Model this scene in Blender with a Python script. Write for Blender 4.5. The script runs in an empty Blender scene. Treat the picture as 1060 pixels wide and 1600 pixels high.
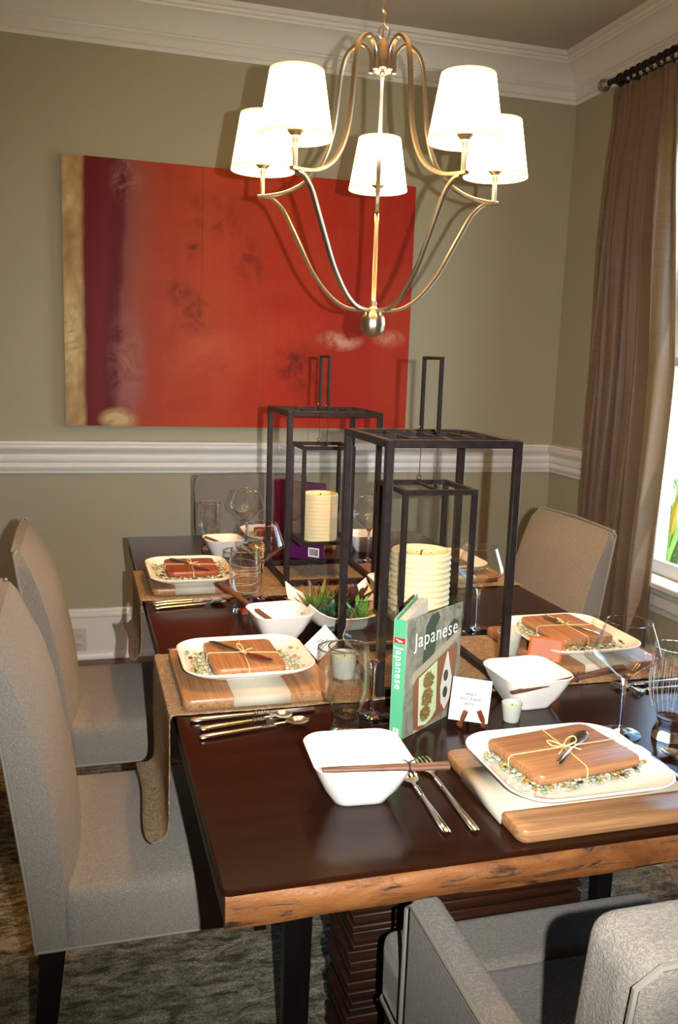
import bpy, bmesh, math, random
from mathutils import Vector, Matrix
random.seed(7)
S = bpy.context.scene
COL = S.collection
PI = math.pi
R = math.radians
T = 0.765                      # height of the table top

# ---------------------------------------------------------------- camera
PITCH, ROLL, YAW, FPX, EYE = 0.1686, 0.0340, 0.2893, 1378.0, 1.42
cp, sp_, cy_, sy_ = math.cos(PITCH), math.sin(PITCH), math.cos(YAW), math.sin(YAW)
fwd = Vector((sy_ * cp, cy_ * cp, -sp_)); rt = Vector((cy_, -sy_, 0)); upv = rt.cross(fwd)
c_r = rt * math.cos(ROLL) + upv * math.sin(ROLL)
c_u = -rt * math.sin(ROLL) + upv * math.cos(ROLL)
cam = bpy.data.objects.new('camera', bpy.data.cameras.new('camera'))
COL.objects.link(cam)
m = Matrix.Identity(4)
for i in range(3):
    m[i][0], m[i][1], m[i][2] = c_r[i], c_u[i], -fwd[i]
m[2][3] = EYE
cam.matrix_world = m
cam.data.sensor_fit = 'VERTICAL'; cam.data.sensor_height = 36.0
cam.data.lens = 36.0 * FPX / 1600.0
cam.data.clip_start = 0.02
S.camera = cam

# ---------------------------------------------------------------- world, lights, exposure
S.view_settings.view_transform = 'Standard'; S.view_settings.look = 'None'
S.view_settings.gamma = 1.0; S.view_settings.use_curve_mapping = False
S.view_settings.exposure = 0.0
W = bpy.data.worlds.new('world'); S.world = W; W.use_nodes = True
wn = W.node_tree.nodes; wl = W.node_tree.links; bg = wn['Background']
sky = wn.new('ShaderNodeTexSky'); sky.sky_type = 'NISHITA'; sky.sun_disc = False
sky.sun_elevation = R(52); sky.sun_rotation = R(200); sky.air_density = 1.0
wl.new(sky.outputs[0], bg.inputs[0]); bg.inputs[1].default_value = 1.5

sun = bpy.data.objects.new('sun', bpy.data.lights.new('sun', 'SUN'))
sun.data.energy = 9.0; sun.data.angle = R(0.6); sun.data.color = (1, .97, .88)
sun.rotation_euler = (R(30), R(16), 0); COL.objects.link(sun)      # high, shines on the garden only

fl = bpy.data.objects.new('camera_flash', bpy.data.lights.new('camera_flash', 'SPOT'))
fl.data.spot_size = R(80); fl.data.spot_blend = 1.0; fl.rotation_euler = cam.matrix_world.to_euler()
fl.data.energy = 258; fl.data.color = (1.0, 0.99, 0.96); fl.data.shadow_soft_size = 0.006
fl.location = Vector((0, 0, EYE)) + c_r * 0.095 + c_u * 0.01 - fwd * 0.01
COL.objects.link(fl)
LAMP_W, SHADE_L = 80.0, 12.0
LAMP_C = (1.0, 0.50, 0.15)

# ---------------------------------------------------------------- materials
def mat(name, base=(.5, .5, .5), rough=.5, metal=0.0, spec=.5, coat=0.0, coat_r=.1, emis=None, es=0.0, trans=0.0, ior=1.45, sheen=0.0, sub=0.0):
    m = bpy.data.materials.new(name); m.use_nodes = True
    b = m.node_tree.nodes['Principled BSDF']
    b.inputs['Base Color'].default_value = (*base, 1)
    b.inputs['Roughness'].default_value = rough; b.inputs['Metallic'].default_value = metal
    b.inputs['Specular IOR Level'].default_value = spec; b.inputs['Coat Weight'].default_value = coat
    b.inputs['Coat Roughness'].default_value = coat_r; b.inputs['IOR'].default_value = ior
    b.inputs['Transmission Weight'].default_value = trans; b.inputs['Sheen Weight'].default_value = sheen
    b.inputs['Subsurface Weight'].default_value = sub; b.inputs['Subsurface Scale'].default_value = .01
    if emis: b.inputs['Emission Color'].default_value = (*emis, 1); b.inputs['Emission Strength'].default_value = es
    return m
def NT(m): return m.node_tree.nodes, m.node_tree.links, m.node_tree.nodes['Principled BSDF']
def coords(m, kind='Object', scale=(1, 1, 1), rot=(0, 0, 0), loc=(0, 0, 0)):
    n, l, b = NT(m); tc = n.new('ShaderNodeTexCoord'); mp = n.new('ShaderNodeMapping')
    mp.inputs['Scale'].default_value = scale; mp.inputs['Rotation'].default_value = rot; mp.inputs['Location'].default_value = loc
    l.new(tc.outputs[kind], mp.inputs[0]); return mp.outputs[0]
def noise(m, vec, scale=5, detail=4, rough=.55, dist=0.0):
    n, l, b = NT(m); t = n.new('ShaderNodeTexNoise'); t.inputs['Scale'].default_value = scale
    t.inputs['Detail'].default_value = detail; t.inputs['Roughness'].default_value = rough; t.inputs['Distortion'].default_value = dist
    l.new(vec, t.inputs['Vector']); return t.outputs['Fac']
def wave(m, vec, scale, dirn='X', dist=0.0, det=2, prof='SIN'):
    n, l, b = NT(m); t = n.new('ShaderNodeTexWave'); t.bands_direction = dirn; t.wave_profile = prof
    t.inputs['Scale'].default_value = scale; t.inputs['Distortion'].default_value = dist; t.inputs['Detail'].default_value = det
    l.new(vec, t.inputs['Vector']); return t.outputs['Fac']
def ramp(m, fac, stops, interp='LINEAR'):
    n, l, b = NT(m); r = n.new('ShaderNodeValToRGB'); r.color_ramp.interpolation = interp
    while len(r.color_ramp.elements) < len(stops): r.color_ramp.elements.new(.5)
    for e, (p, c) in zip(r.color_ramp.elements, stops):
        e.position = p; e.color = (*c, 1) if len(c) == 3 else c
    l.new(fac, r.inputs[0]); return r.outputs[0]
def mix(m, fac, a, b_, mode='MIX'):
    n, l, b = NT(m); x = n.new('ShaderNodeMix'); x.data_type = 'RGBA'; x.blend_type = mode
    for i, v in ((0, fac), (6, a), (7, b_)):
        if isinstance(v, (int, float)): x.inputs[i].default_value = v
        elif isinstance(v, tuple): x.inputs[i].default_value = (*v, 1)
        else: l.new(v, x.inputs[i])
    return x.outputs[2]
def mth(m, op, a, b_=None, c=None, clamp=False):
    n, l, b = NT(m); x = n.new('ShaderNodeMath'); x.operation = op; x.use_clamp = clamp
    for i, v in enumerate((a, b_, c)):
        if v is None: continue
        if isinstance(v, (int, float)): x.inputs[i].default_value = v
        else: l.new(v, x.inputs[i])
    return x.outputs[0]
def setc(m, col, name='Base Color'): n, l, b = NT(m); l.new(col, b.inputs[name])
def bump(m, h, strength=.3, dist=.002):
    n, l, b = NT(m); x = n.new('ShaderNodeBump'); x.inputs['Strength'].default_value = strength; x.inputs['Distance'].default_value = dist
    l.new(h, x.inputs['Height']); l.new(x.outputs[0], b.inputs['Normal'])

def m_wood(name, c1, c2, c3, rough=.4, axis=0, fine=140, coat=0.0):
    m = mat(name, c1, rough, coat=coat)
    sc = [fine, fine, fine]; sc[axis] = fine * .04
    v = coords(m, scale=tuple(sc)); f = noise(m, v, 1.0, 5, .6)
    sc2 = [18, 18, 18]; sc2[axis] = 2
    v2 = coords(m, scale=tuple(sc2)); g = noise(m, v2, 1.0, 4, .6, .6)
    a = ramp(m, f, [(.3, c1), (.7, c2)]); setc(m, mix(m, ramp(m, g, [(.35, (0, 0, 0)), (.75, (.75, .75, .75))]), a, c3))
    bump(m, f, .12, .0006); return m

M = {}
M['wall'] = mat('wall_paint', (.40, .365, .255), .75, spec=.25)
bump(M['wall'], noise(M['wall'], coords(M['wall']), 220, 3), .05, .001)
M['trim'] = mat('white_trim', (.78, .75, .70), .38)
M['ceil'] = mat('ceiling_paint', (.50, .45, .40), .9, spec=.1)
M['table'] = mat('espresso_lacquer', (.026, .004, .003), .17, spec=.26)
_v = coords(M['table'], scale=(1.5, 40, 40)); _f = noise(M['table'], _v, 1, 4)
setc(M['table'], ramp(M['table'], _f, [(.3, (.013, .0032, .0016)), (.75, (.021, .0062, .0028))]))
M['tside'] = m_wood('dark_table_side', (.045, .02, .013), (.075, .035, .02), (.03, .015, .01), .6, 1, 60)
# live edge: orange brown wood with dark cracks
m = M['live'] = mat('live_edge_wood', (.4, .15, .05), .5, coat=.15)
_v = coords(m, scale=(3.5, 12, 14), rot=(0, R(-14), 0)); _n = noise(m, _v, 1.6, 6, .62, .9)
_c = ramp(m, _n, [(.25, (.09, .028, .008)), (.5, (.19, .066, .016)), (.75, (.29, .115, .034))])
_v2 = coords(m, scale=(7, 30, 34), rot=(0, R(-20), 0), loc=(.3, 0, 0)); _n2 = noise(m, _v2, 1.0, 7, .7, 1.3)
_k = ramp(m, _n2, [(.53, (0, 0, 0)), (.60, (1, 1, 1))])
_big = ramp(m, noise(m, coords(m, scale=(9, 9, 16), rot=(0, R(-20), 0)), 1, 3), [(.47, (0, 0, 0)), (.56, (1, 1, 1))])
setc(m, mix(m, mth(m, 'MULTIPLY', _k, _big), _c, (.035, .016, .01))); bump(m, mth(m, 'SUBTRACT', noise(m, coords(m, scale=(40, 60, 60)), 1, 6, .75), mth(m, 'MULTIPLY', _k, _big)), .45, .005)
M['slat'] = m_wood('pedestal_wood', (.018, .006, .0035), (.06, .018, .007), (.010, .005, .004), .45, 0, 70)
M['black'] = mat('black_wood', (.006, .005, .005), .35)
# lantern metal
m = M['iron'] = mat('dark_bronze_iron', (.015, .010, .010), .42, metal=.3)
_n = noise(m, coords(m), 60, 4); setc(m, ramp(m, _n, [(.3, (.009, .0065, .007)), (.7, (.026, .016, .015))])); bump(m, _n, .25, .001)
# upholstery: small basket weave
m = M['fabric'] = mat('grey_beige_upholstery', (.24, .235, .21), .85, spec=.2, sheen=.15)
_a = noise(m, coords(m, scale=(520, 520, 170)), 1, 1); _b = noise(m, coords(m, scale=(200, 200, 560)), 1, 1)
_w = ramp(m, mth(m, 'MAXIMUM', _a, _b), [(.42, (0, 0, 0)), (.68, (1, 1, 1))])
_nn = mth(m, 'MULTIPLY', noise(m, coords(m), 9, 3), .35); _cc = ramp(m, _w, [(.0, (.165, .148, .122)), (1.0, (.262, .238, .198))])
setc(m, mix(m, _nn, _cc, (.20, .183, .155))); bump(m, _w, .55, .0016)
M['piping'] = mat('welt_piping', (.23, .21, .175), .8)
# burlap
m = M['burlap'] = mat('burlap_weave', (.42, .29, .17), .9, spec=.1)
_a = noise(m, coords(m, scale=(420, 60, 420)), 1, 3, .7); _b = noise(m, coords(m, scale=(60, 420, 60)), 1, 3, .7); _n = noise(m, coords(m, scale=(90, 30, 90)), 1, 5, .75)
_w = ramp(m, mth(m, 'MAXIMUM', _a, _b), [(.45, (0, 0, 0)), (.70, (1, 1, 1))])
setc(m, mix(m, ramp(m, _n, [(.38, (0, 0, 0)), (.66, (.8, .8, .8))]), ramp(m, _w, [(0, (.16, .10, .055)), (.5, (.46, .34, .21)), (1, (.68, .54, .37))]), (.34, .23, .13))); bump(m, _w, .9, .003)
M['linen'] = mat('cream_linen_band', (.46, .42, .33), .8)
bump(M['linen'], wave(M['linen'], coords(M['linen']), 260, 'X', .5), .25, .0008)
M['china'] = mat('white_china', (.82, .79, .74), .16, coat=.3, coat_r=.05)
def bamboo(name, a, b_, c): 
    m = mat(name, a, .38)
    f = noise(m, coords(m, scale=(1.5, 85, 85)), 1, 3, .5); g = noise(m, coords(m, scale=(9, 260, 260)), 1, 4, .6)
    w_ = ramp(m, f, [(.3, a), (.55, b_), (.75, c)]); setc(m, mix(m, mth(m, 'MULTIPLY', ramp(m, g, [(.4, (0, 0, 0)), (.65, (1, 1, 1))]), .6), w_, tuple(v * .55 for v in a))); bump(m, g, .1, .0004); return m
M['bamboo'] = bamboo('bamboo_board', (.29, .140, .060), (.39, .205, .090), (.20, .090, .036))
M['bamboo2'] = bamboo('small_bamboo_board', (.33, .150, .062), (.43, .215, .092), (.24, .105, .040))
M['redwood'] = bamboo('red_brown_board', (.22, .05, .02), (.27, .065, .025), (.18, .04, .016))
M['stamp'] = mat('burnt_stamp', (.09, .035, .015), .6)
M['raffia'] = mat('pale_raffia', (.72, .50, .24), .7)
M['silver'] = mat('polished_silver', (.83, .80, .76), .13, metal=1.0)
m = M['nickel'] = mat('brushed_bronze_nickel', (.50, .44, .36), .33, metal=1.0)
M['choptw'] = m_wood('twig_chopstick_wood', (.07, .025, .013), (.22, .10, .05), (.04, .016, .01), .55, 0, 160)
M['chopd'] = mat('dark_chopstick_wood', (.12, .045, .02), .4)
M['cord'] = mat('black_cord', (.01, .01, .02), .7)
M['candle'] = mat('ivory_wax', (.82, .72, .47), .42, sub=.2)
M['wick'] = mat('wick', (.03, .02, .015), .9)
M['wax'] = mat('votive_wax', (.62, .66, .42), .5, sub=.2)
M['votglass'] = mat('frosted_votive_glass', (.80, .84, .76), .4, trans=.55)
M['glass'] = mat('solid_glass', (1, 1, 1), .0, trans=1.0, ior=1.45)
def thin(name, tint, f0, rough=.0, p=3.2, k=.75):
    m = bpy.data.materials.new(name); m.use_nodes = True; n = m.node_tree.nodes; l = m.node_tree.links; n.clear()
    o = n.new('ShaderNodeOutputMaterial'); mx = n.new('ShaderNodeMixShader'); tr = n.new('ShaderNodeBsdfTransparent'); gl = n.new('ShaderNodeBsdfGlossy')
    lw = n.new('ShaderNodeLayerWeight'); lw.inputs[0].default_value = .5
    pw = n.new('ShaderNodeMath'); pw.operation = 'POWER'; pw.inputs[1].default_value = p
    ma = n.new('ShaderNodeMath'); ma.operation = 'MULTIPLY_ADD'; ma.inputs[1].default_value = k; ma.inputs[2].default_value = f0; ma.use_clamp = True
    tr.inputs[0].default_value = (*tint, 1); gl.inputs['Roughness'].default_value = rough; gl.inputs[0].default_value = (1, 1, 1, 1)
    l.new(lw.outputs['Facing'], pw.inputs[0]); l.new(pw.outputs[0], ma.inputs[0]); l.new(ma.outputs[0], mx.inputs[0])
    l.new(tr.outputs[0], mx.inputs[1]); l.new(gl.outputs[0], mx.inputs[2]); l.new(mx.outputs[0], o.inputs[0]); return m
M['tglass'] = thin('thin_glass', (.992, .992, .988), .055, 0, 2.2, .6)
M['pane'] = thin('lantern_pane_glass', (.965, .975, .96), .03, 0, 4.5, .7)
M['wpane'] = thin('window_pane_glass', (.96, .98, .98), .05, 0, 5, .7)
M['etch'] = mat('etched_glass_line', (.45, .45, .45), .5)
# curtain
m = M['curtain'] = mat('bronze_silk_curtain', (.20, .125, .075), .45, sheen=.4)
_n = noise(m, coords(m, scale=(8, 8, 230)), 1, 5, .7); setc(m, ramp(m, _n, [(.3, (.14, .082, .050)), (.7, (.27, .178, .11))])); bump(m, _n, .35, .001)
_nn, _ll, _bb = NT(m); _tr = _nn.new('ShaderNodeBsdfTranslucent'); _tr.inputs[0].default_value = (.66, .50, .26, 1); _ms = _nn.new('ShaderNodeMixShader'); _ms.inputs[0].default_value = .34
_ll.new(_bb.outputs[0], _ms.inputs[1]); _ll.new(_tr.outputs[0], _ms.inputs[2]); _ll.new(_ms.outputs[0], _nn['Material Output'].inputs[0])
# rug and floor
m = M['rug'] = mat('heathered_rug', (.12, .11, .08), .95, spec=.1)
_a = noise(m, coords(m, scale=(14, 38, 10)), 1, 7, .8, .4); _b = noise(m, coords(m, scale=(1, 1, 1)), 240, 3, .8); _d = noise(m, coords(m, scale=(1.6, 3, 1)), 1.2, 3)
_c = ramp(m, _a, [(.36, (.04, .033, .02)), (.44, (.20, .17, .10)), (.52, (.50, .43, .29)), (.62, (.85, .74, .54))])
_c = mix(m, ramp(m, _d, [(.35, (0, 0, 0)), (.65, (.55, .55, .55))]), _c, (.20, .175, .11))
setc(m, mix(m, ramp(m, _b, [(.38, (0, 0, 0)), (.58, (1, 1, 1))]), mix(m, .7, _c, (.03, .028, .018)), _c)); bump(m, mth(m, 'ADD', _a, mth(m, 'MULTIPLY', _b, .6)), .8, .010)
M['floor'] = m_wood('red_oak_floor', (.10, .025, .012), (.17, .05, .022), (.07, .02, .01), .3, 0, 40)
# shade
m = M['shade'] = mat('lamp_shade_linen', (.85, .75, .55), .8, emis=(1.0, .66, .30), es=SHADE_L)
M['shadetrim'] = mat('shade_trim', (.8, .7, .5), .8, emis=(1.0, .55, .20), es=1.6)
M['bulb'] = mat('frosted_bulb', (1, .9, .7), .3, emis=(1.0, .7, .35), es=30)
# books and cards
M['paper'] = mat('white_card', (.66, .63, .59), .7)
M['orange'] = mat('orange_card_back', (.62, .13, .035), .6)
M['orange2'] = mat('orange_card_hatch', (.60, .20, .10), .7)
_m = M['orange2']; setc(_m, ramp(_m, wave(_m, coords(_m), 140, 'Z'), [(.3, (.58, .16, .07)), (.7, (.62, .30, .18))]))
M['mint'] = mat('mint_green_cover', (.09, .38, .20), .35)
M['mintin'] = mat('pale_mint_endpaper', (.20, .46, .32), .5)
M['pages'] = mat('book_pages', (.75, .70, .58), .8)
m = M['cover'] = mat('stone_grey_cover', (.3, .3, .27), .3)
_n = noise(m, coords(m, scale=(42, 42, 26)), 1, 7, .75, .6); setc(m, ramp(m, _n, [(.3, (.07, .085, .06)), (.48, (.19, .195, .15)), (.70, (.36, .35, .28))]))
M['ink'] = mat('black_ink', (.03, .03, .03), .6); M['white'] = mat('white_print', (.9, .9, .88), .5)
M['purple'] = mat('purple_cover', (.085, .012, .09), .35); M['maroon'] = mat('maroon_print', (.10, .008, .02), .35)
M['plat_g'] = mat('print_pale_green_dish', (.50, .62, .36), .4); M['pr_brown'] = mat('print_brown_tray', (.22, .09, .04), .4)
M['pr_dark'] = mat('print_dark_green', (.045, .065, .045), .4); M['pr_food'] = mat('print_food', (.20, .13, .04), .4); M['pr_food2'] = mat('print_food_green', (.14, .20, .04), .4)
M['pr_white'] = mat('print_white_spoon', (.62, .60, .52), .4); M['red'] = mat('red_print', (.45, .02, .02), .4)
M['pr_stick'] = mat('print_stick', (.36, .33, .24), .4)
M['pr_tan'] = mat('print_tan_food', (.36, .22, .09), .4)
M['easel'] = mat('brown_easel_wood', (.14, .035, .015), .35)
M['outlet'] = mat('outlet_plastic', (.62, .55, .50), .4)
g_ = [((.24, .32, .19), 'pale_green'), ((.36, .38, .24), 'clear_green'), ((.36, .20, .04), 'amber'), ((.58, .56, .44), 'clear_white'), ((.06, .025, .01), 'dark_brown')]
M['peb'] = [mat('bead_' + b_, a, .12, coat=.4) for a, b_ in g_]
m = M['leafg'] = mat('succulent_green', (.16, .30, .06), .4)
_z = coords(m, 'Generated'); _nn, _ll, _bb = NT(m); _s = _nn.new('ShaderNodeSeparateXYZ'); _ll.new(_z, _s.inputs[0])
setc(m, ramp(m, _s.outputs[1], [(0, (.05, .11, .025)), (.6, (.12, .21, .035)), (.95, (.22, .05, .025))]))
M['leafd'] = mat('dark_blue_green_leaf', (.025, .07, .035), .4); M['leafr'] = mat('burgundy_leaf', (.06, .018, .012), .45)
M['leafl'] = mat('light_green_leaf', (.11, .26, .04), .4); M['soil'] = mat('dark_moss', (.03, .03, .015), .9)
M['yucca'] = mat('yucca_leaf', (.22, .42, .08), .4); M['yuccad'] = mat('yucca_dark_leaf', (.07, .17, .07), .4); M['yuccay'] = mat('yucca_dry_leaf', (.6, .33, .05), .5)
M['pave'] = mat('pale_paving', (.62, .60, .54), .8); M['lawn'] = mat('garden_lawn', (.16, .30, .05), .9)
M['house'] = mat('far_house_wall', (.75, .76, .74), .8); M['roof'] = mat('far_house_roof', (.25, .27, .30), .8)

# painting
m = M['paint'] = mat('abstract_painting', (.5, .06, .03), .5, spec=.15)
_nn, _ll, _bb = NT(m)
_v = coords(m); _s = _nn.new('ShaderNodeSeparateXYZ'); _ll.new(_v, _s.inputs[0])
px_, pz_ = _s.outputs[0], _s.outputs[2]          # 0..1.61 across, 0..1.15 up
_wob = mth(m, 'MULTIPLY', mth(m, 'SUBTRACT', noise(m, coords(m, scale=(3, 1, 3)), 1.5, 5), .5), .07)
_sl = mth(m, 'MULTIPLY', mth(m, 'SUBTRACT', pz_, 1.15), -.05)
_u = mth(m, 'DIVIDE', mth(m, 'ADD', mth(m, 'ADD', px_, _wob), _sl), 1.61)
_g = mth(m, 'DIVIDE', mth(m, 'ADD', px_, mth(m, 'MULTIPLY', _wob, .5)), 1.61)
base = ramp(m, _u, [(0, (.30, .035, .016)), (.24, (.36, .042, .018)), (.40, (.46, .052, .015)), (.62, (.46, .026, .007)), (.82, (.40, .014, .004)), (1, (.40, .014, .004))])
_mot = noise(m, coords(m, scale=(2.2, 1, 2.2), loc=(3, 0, 0)), 1.3, 4)
base = mix(m, mth(m, 'MULTIPLY', ramp(m, _mot, [(.42, (0, 0, 0)), (.7, (1, 1, 1))]), .28), base, (.60, .10, .022))
_mot2 = noise(m, coords(m, scale=(2.6, 1, 3.4), loc=(7, 0, 2)), 1.6, 5, .6)
base = mix(m, mth(m, 'MULTIPLY', ramp(m, _mot2, [(.52, (0, 0, 0)), (.75, (1, 1, 1))]), .35), base, (.26, .02, .008))
_vb = noise(m, coords(m, scale=(26, 1, 1.6)), 1, 3)
base = mix(m, mth(m, 'MULTIPLY', _vb, .07), base, (.62, .30, .20))
_st = ramp(m, _u, [(0, (.17, .012, .012)), (.075, (.13, .008, .012)), (.120, (.16, .014, .016)), (.165, (.10, .010, .020)), (.180, (.20, .065, .06)), (.215, (.30, .09, .06)), (.27, (.36, .05, .02))])
base = mix(m, ramp(m, _u, [(.15, (1, 1, 1)), (.285, (0, 0, 0))]), base, _st)
def blob(cx, cz, rx, rz, s=.5, col=(.10, .015, .01), ns=11, thr=.0):
    global base
    dx = mth(m, 'DIVIDE', mth(m, 'SUBTRACT', px_, cx), rx); dz = mth(m, 'DIVIDE', mth(m, 'SUBTRACT', pz_, cz), rz)
    d = mth(m, 'SQRT', mth(m, 'ADD', mth(m, 'MULTIPLY', dx, dx), mth(m, 'MULTIPLY', dz, dz)))
    k = mth(m, 'SUBTRACT', 1.0, d, clamp=True)
    nz = ramp(m, noise(m, coords(m, scale=(ns, 1, ns), loc=(cx * 9, 0, cz)), 1.0, 6, .7, .8), [(.42, (0, 0, 0)), (.62, (1, 1, 1))])
    base = mix(m, mth(m, 'MULTIPLY', mth(m, 'MULTIPLY', k, nz), s * 2.0, clamp=True), base, col)
blob(.58, .52, .10, .14, .45); blob(.50, .60, .07, .08, .5); blob(.56, .80, .04, .08, .6); blob(.82, .76, .10, .14, .4); blob(.66, .95, .20, .14, .3)
blob(1.04, .30, .12, .14, .55, ns=14); blob(1.14, .22, .16, .18, .35, (.06, .02, .01)); blob(1.26, .42, .13, .055, .9, (.62, .30, .22), 9); blob(1.50, .44, .10, .05, .9, (.6, .22, .14), 9)
blob(.27, 1.06, .08, .12, .7, (.40, .20, .17), 7); blob(.27, .28, .10, .30, .6, (.36, .14, .12), 7); blob(.62, .35, .25, .3, .2, (.65, .18, .08), 4)  # last blob: flash glare painted into the colour as a lighter salmon patch
_e = mth(m, 'SUBTRACT', 1.0, mth(m, 'MULTIPLY', mth(m, 'ABSOLUTE', mth(m, 'SUBTRACT', mth(m, 'ADD', px_, mth(m, 'MULTIPLY', _wob, .12)), .60)), 220), clamp=True)
_hm = ramp(m, pz_, [(.55, (0, 0, 0)), (.8, (1, 1, 1))]); base = mix(m, mth(m, 'MULTIPLY', mth(m, 'MULTIPLY', _e, _hm), .45), base, (.16, .02, .01))
gold = ramp(m, noise(m, coords(m, scale=(14, 1, 9)), 1, 5), [(.3, (.30, .17, .07)), (.55, (.46, .30, .13)), (.75, (.62, .47, .22))])
base = mix(m, ramp(m, _g, [(.046, (1, 1, 1)), (.058, (0, 0, 0))]), base, gold)
blob(.23, .03, .10, .06, 1.0, (.60, .42, .20), 6); blob(.03, .40, .05, .28, .9, (.72, .60, .30), 5)
_cr = mth(m, 'MULTIPLY', mth(m, 'SUBTRACT', 1.0, mth(m, 'MULTIPLY', mth(m, 'ABSOLUTE', mth(m, 'SUBTRACT', _g, .066)), 120), clamp=True), .0)
setc(m, base); bump(m, noise(m, coords(m), 190, 2), .25, .001)
M['canvas'] = mat('canvas_side', (.45, .33, .18), .7)

# ---------------------------------------------------------------- mesh helpers
class MB:
    def __init__(s): s.v = []; s.f = []; s.mi = []
    def add(s, vs, fs, mi=0, mtx=None):
        o = len(s.v)
        for p in vs:
            p = Vector(p); s.v.append(tuple(mtx @ p) if mtx else tuple(p))
        for f in fs: s.f.append([i + o for i in f]); s.mi.append(mi)
        return s
    def box(s, x0, x1, y0, y1, z0, z1, mi=0, mtx=None):
        return s.add([(x0, y0, z0), (x1, y0, z0), (x1, y1, z0), (x0, y1, z0), (x0, y0, z1), (x1, y0, z1), (x1, y1, z1), (x0, y1, z1)],
                     [(0, 3, 2, 1), (4, 5, 6, 7), (0, 1, 5, 4), (1, 2, 6, 5), (2, 3, 7, 6), (3, 0, 4, 7)], mi, mtx)
    def loft(s, rings, cap0=True, cap1=True, mi=0, mtx=None, closed=True):
        n = len(rings[0]); vs = [p for r in rings for p in r]; fs = []
        for i in range(len(rings) - 1):
            for j in range(n if closed else n - 1):
                k = (j + 1) % n; fs.append((i * n + j, i * n + k, (i + 1) * n + k, (i + 1) * n + j))
        if cap0: fs.append(tuple(reversed(range(n))))
        if cap1: fs.append(tuple((len(rings) - 1) * n + j for j in range(n)))
        return s.add(vs, fs, mi, mtx)
    def lathe(s, prof, n=32, mi=0, mtx=None, cap0=True, cap1=True):
        rings = [[(r * math.cos(2 * PI * j / n), r * math.sin(2 * PI * j / n), z) for j in range(n)] for r, z in prof]
        return s.loft(rings, cap0 and prof[0][0] > 1e-4, cap1 and prof[-1][0] > 1e-4, mi, mtx)
    def tube(s, path, rad, n=8, mi=0, mtx=None, flat=1.0, cap=True):
        P = [Vector(p) for p in path]; rings = []; prev = None
        for i, p in enumerate(P):
            t = (P[min(i + 1, len(P) - 1)] - P[max(i - 1, 0)])
            t = t.normalized() if t.length > 1e-9 else Vector((0, 0, 1))
            if prev is None:
                a = Vector((0, 0, 1)) if abs(t.z) < .9 else Vector((1, 0, 0)); u = t.cross(a).normalized()
            else: u = (prev - t * prev.dot(t)).normalized()
            w = t.cross(u); prev = u
            r = rad[i] if isinstance(rad, (list, tuple)) else rad
            rings.append([tuple(p + (u * math.cos(2 * PI * j / n) + w * math.sin(2 * PI * j / n) * flat) * r) for j in range(n)])
        return s.loft(rings, cap, cap, mi, mtx)
    def ball(s, c, r, n=10, k=6, mi=0, sc=(1, 1, 1), mtx=None):
        rings = []
        for i in range(1, k):
            a = PI * i / k; rings.append([(c[0] + r * sc[0] * math.sin(a) * math.cos(2 * PI * j / n), c[1] + r * sc[1] * math.sin(a) * math.sin(2 * PI * j / n), c[2] - r * sc[2] * math.cos(a)) for j in range(n)])
        return s.loft(rings, True, True, mi, mtx)
def rr(w, d, r, z, n=6, cx=0, cy=0, bulge=0.0):
    """rounded rectangle loop"""
    r = min(r, w / 2 - 1e-4, d / 2 - 1e-4); o = []
    for qx, qy, a0 in ((1, 1, 0), (-1, 1, 90), (-1, -1, 180), (1, -1, 270)):
        for i in range(n + 1):
            a = R(a0 + 90 * i / n); o.append((cx + qx * (w / 2 - r) + r * math.cos(a), cy + qy * (d / 2 - r) + r * math.sin(a), z))
    if bulge:
        q = []
        for x, y, z_ in o:
            q.append((x * (1 + bulge * (1 - (2 * abs(y - cy) / d) ** 2)), y * (1 + bulge * (1 - (2 * abs(x - cx) / w) ** 2)), z_))
        o = q
    return o
def obj(name, mb, mats, parent=None, smooth=True, ang=38, bevel=0, seg=2, subs=0):
    me = bpy.data.meshes.new(name); me.from_pydata(mb.v, [], mb.f)
    ml = mats if isinstance(mats, (list, tuple)) else [mats]
    for q in ml: me.materials.append(q)
    if len(ml) > 1: me.polygons.foreach_set('material_index', mb.mi)
    bm = bmesh.new(); bm.from_mesh(me); bmesh.ops.recalc_face_normals(bm, faces=bm.faces); bm.to_mesh(me); bm.free()
    if smooth:
        me.polygons.foreach_set('use_smooth', [True] * len(me.polygons)); me.set_sharp_from_angle(angle=R(ang))
    me.update()
    o = bpy.data.objects.new(name, me); COL.objects.link(o)
    if parent: o.parent = parent
    if bevel:
        b = o.modifiers.new('bevel', 'BEVEL'); b.width = bevel; b.segments = seg; b.limit_method = 'ANGLE'; b.angle_limit = R(40)
    if subs:
        b = o.modifiers.new('sub', 'SUBSURF'); b.levels = subs; b.render_levels = subs
    return o
def thing(name, label, cat, loc=(0, 0, 0), rz=0, group=None, rot=None):
    o = bpy.data.objects.new(name, None); o.empty_display_size = .02; COL.objects.link(o); o.location = loc
    o.rotation_euler = rot if rot else (0, 0, rz)
    return tag(o, label, cat, group)
def tag(o, label=None, cat=None, group=None, kind=None):
    if label: o['label'] = label
    if cat: o['category'] = cat
    if group: o['group'] = group
    if kind: o['kind'] = kind
    return o
def struct(name, mb, mt, parent=None, label=None, **k):
    o = obj(name, mb, mt, parent, **k)
    if not parent: o['kind'] = 'structure'
    if label: o['label'] = label
    return o
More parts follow.
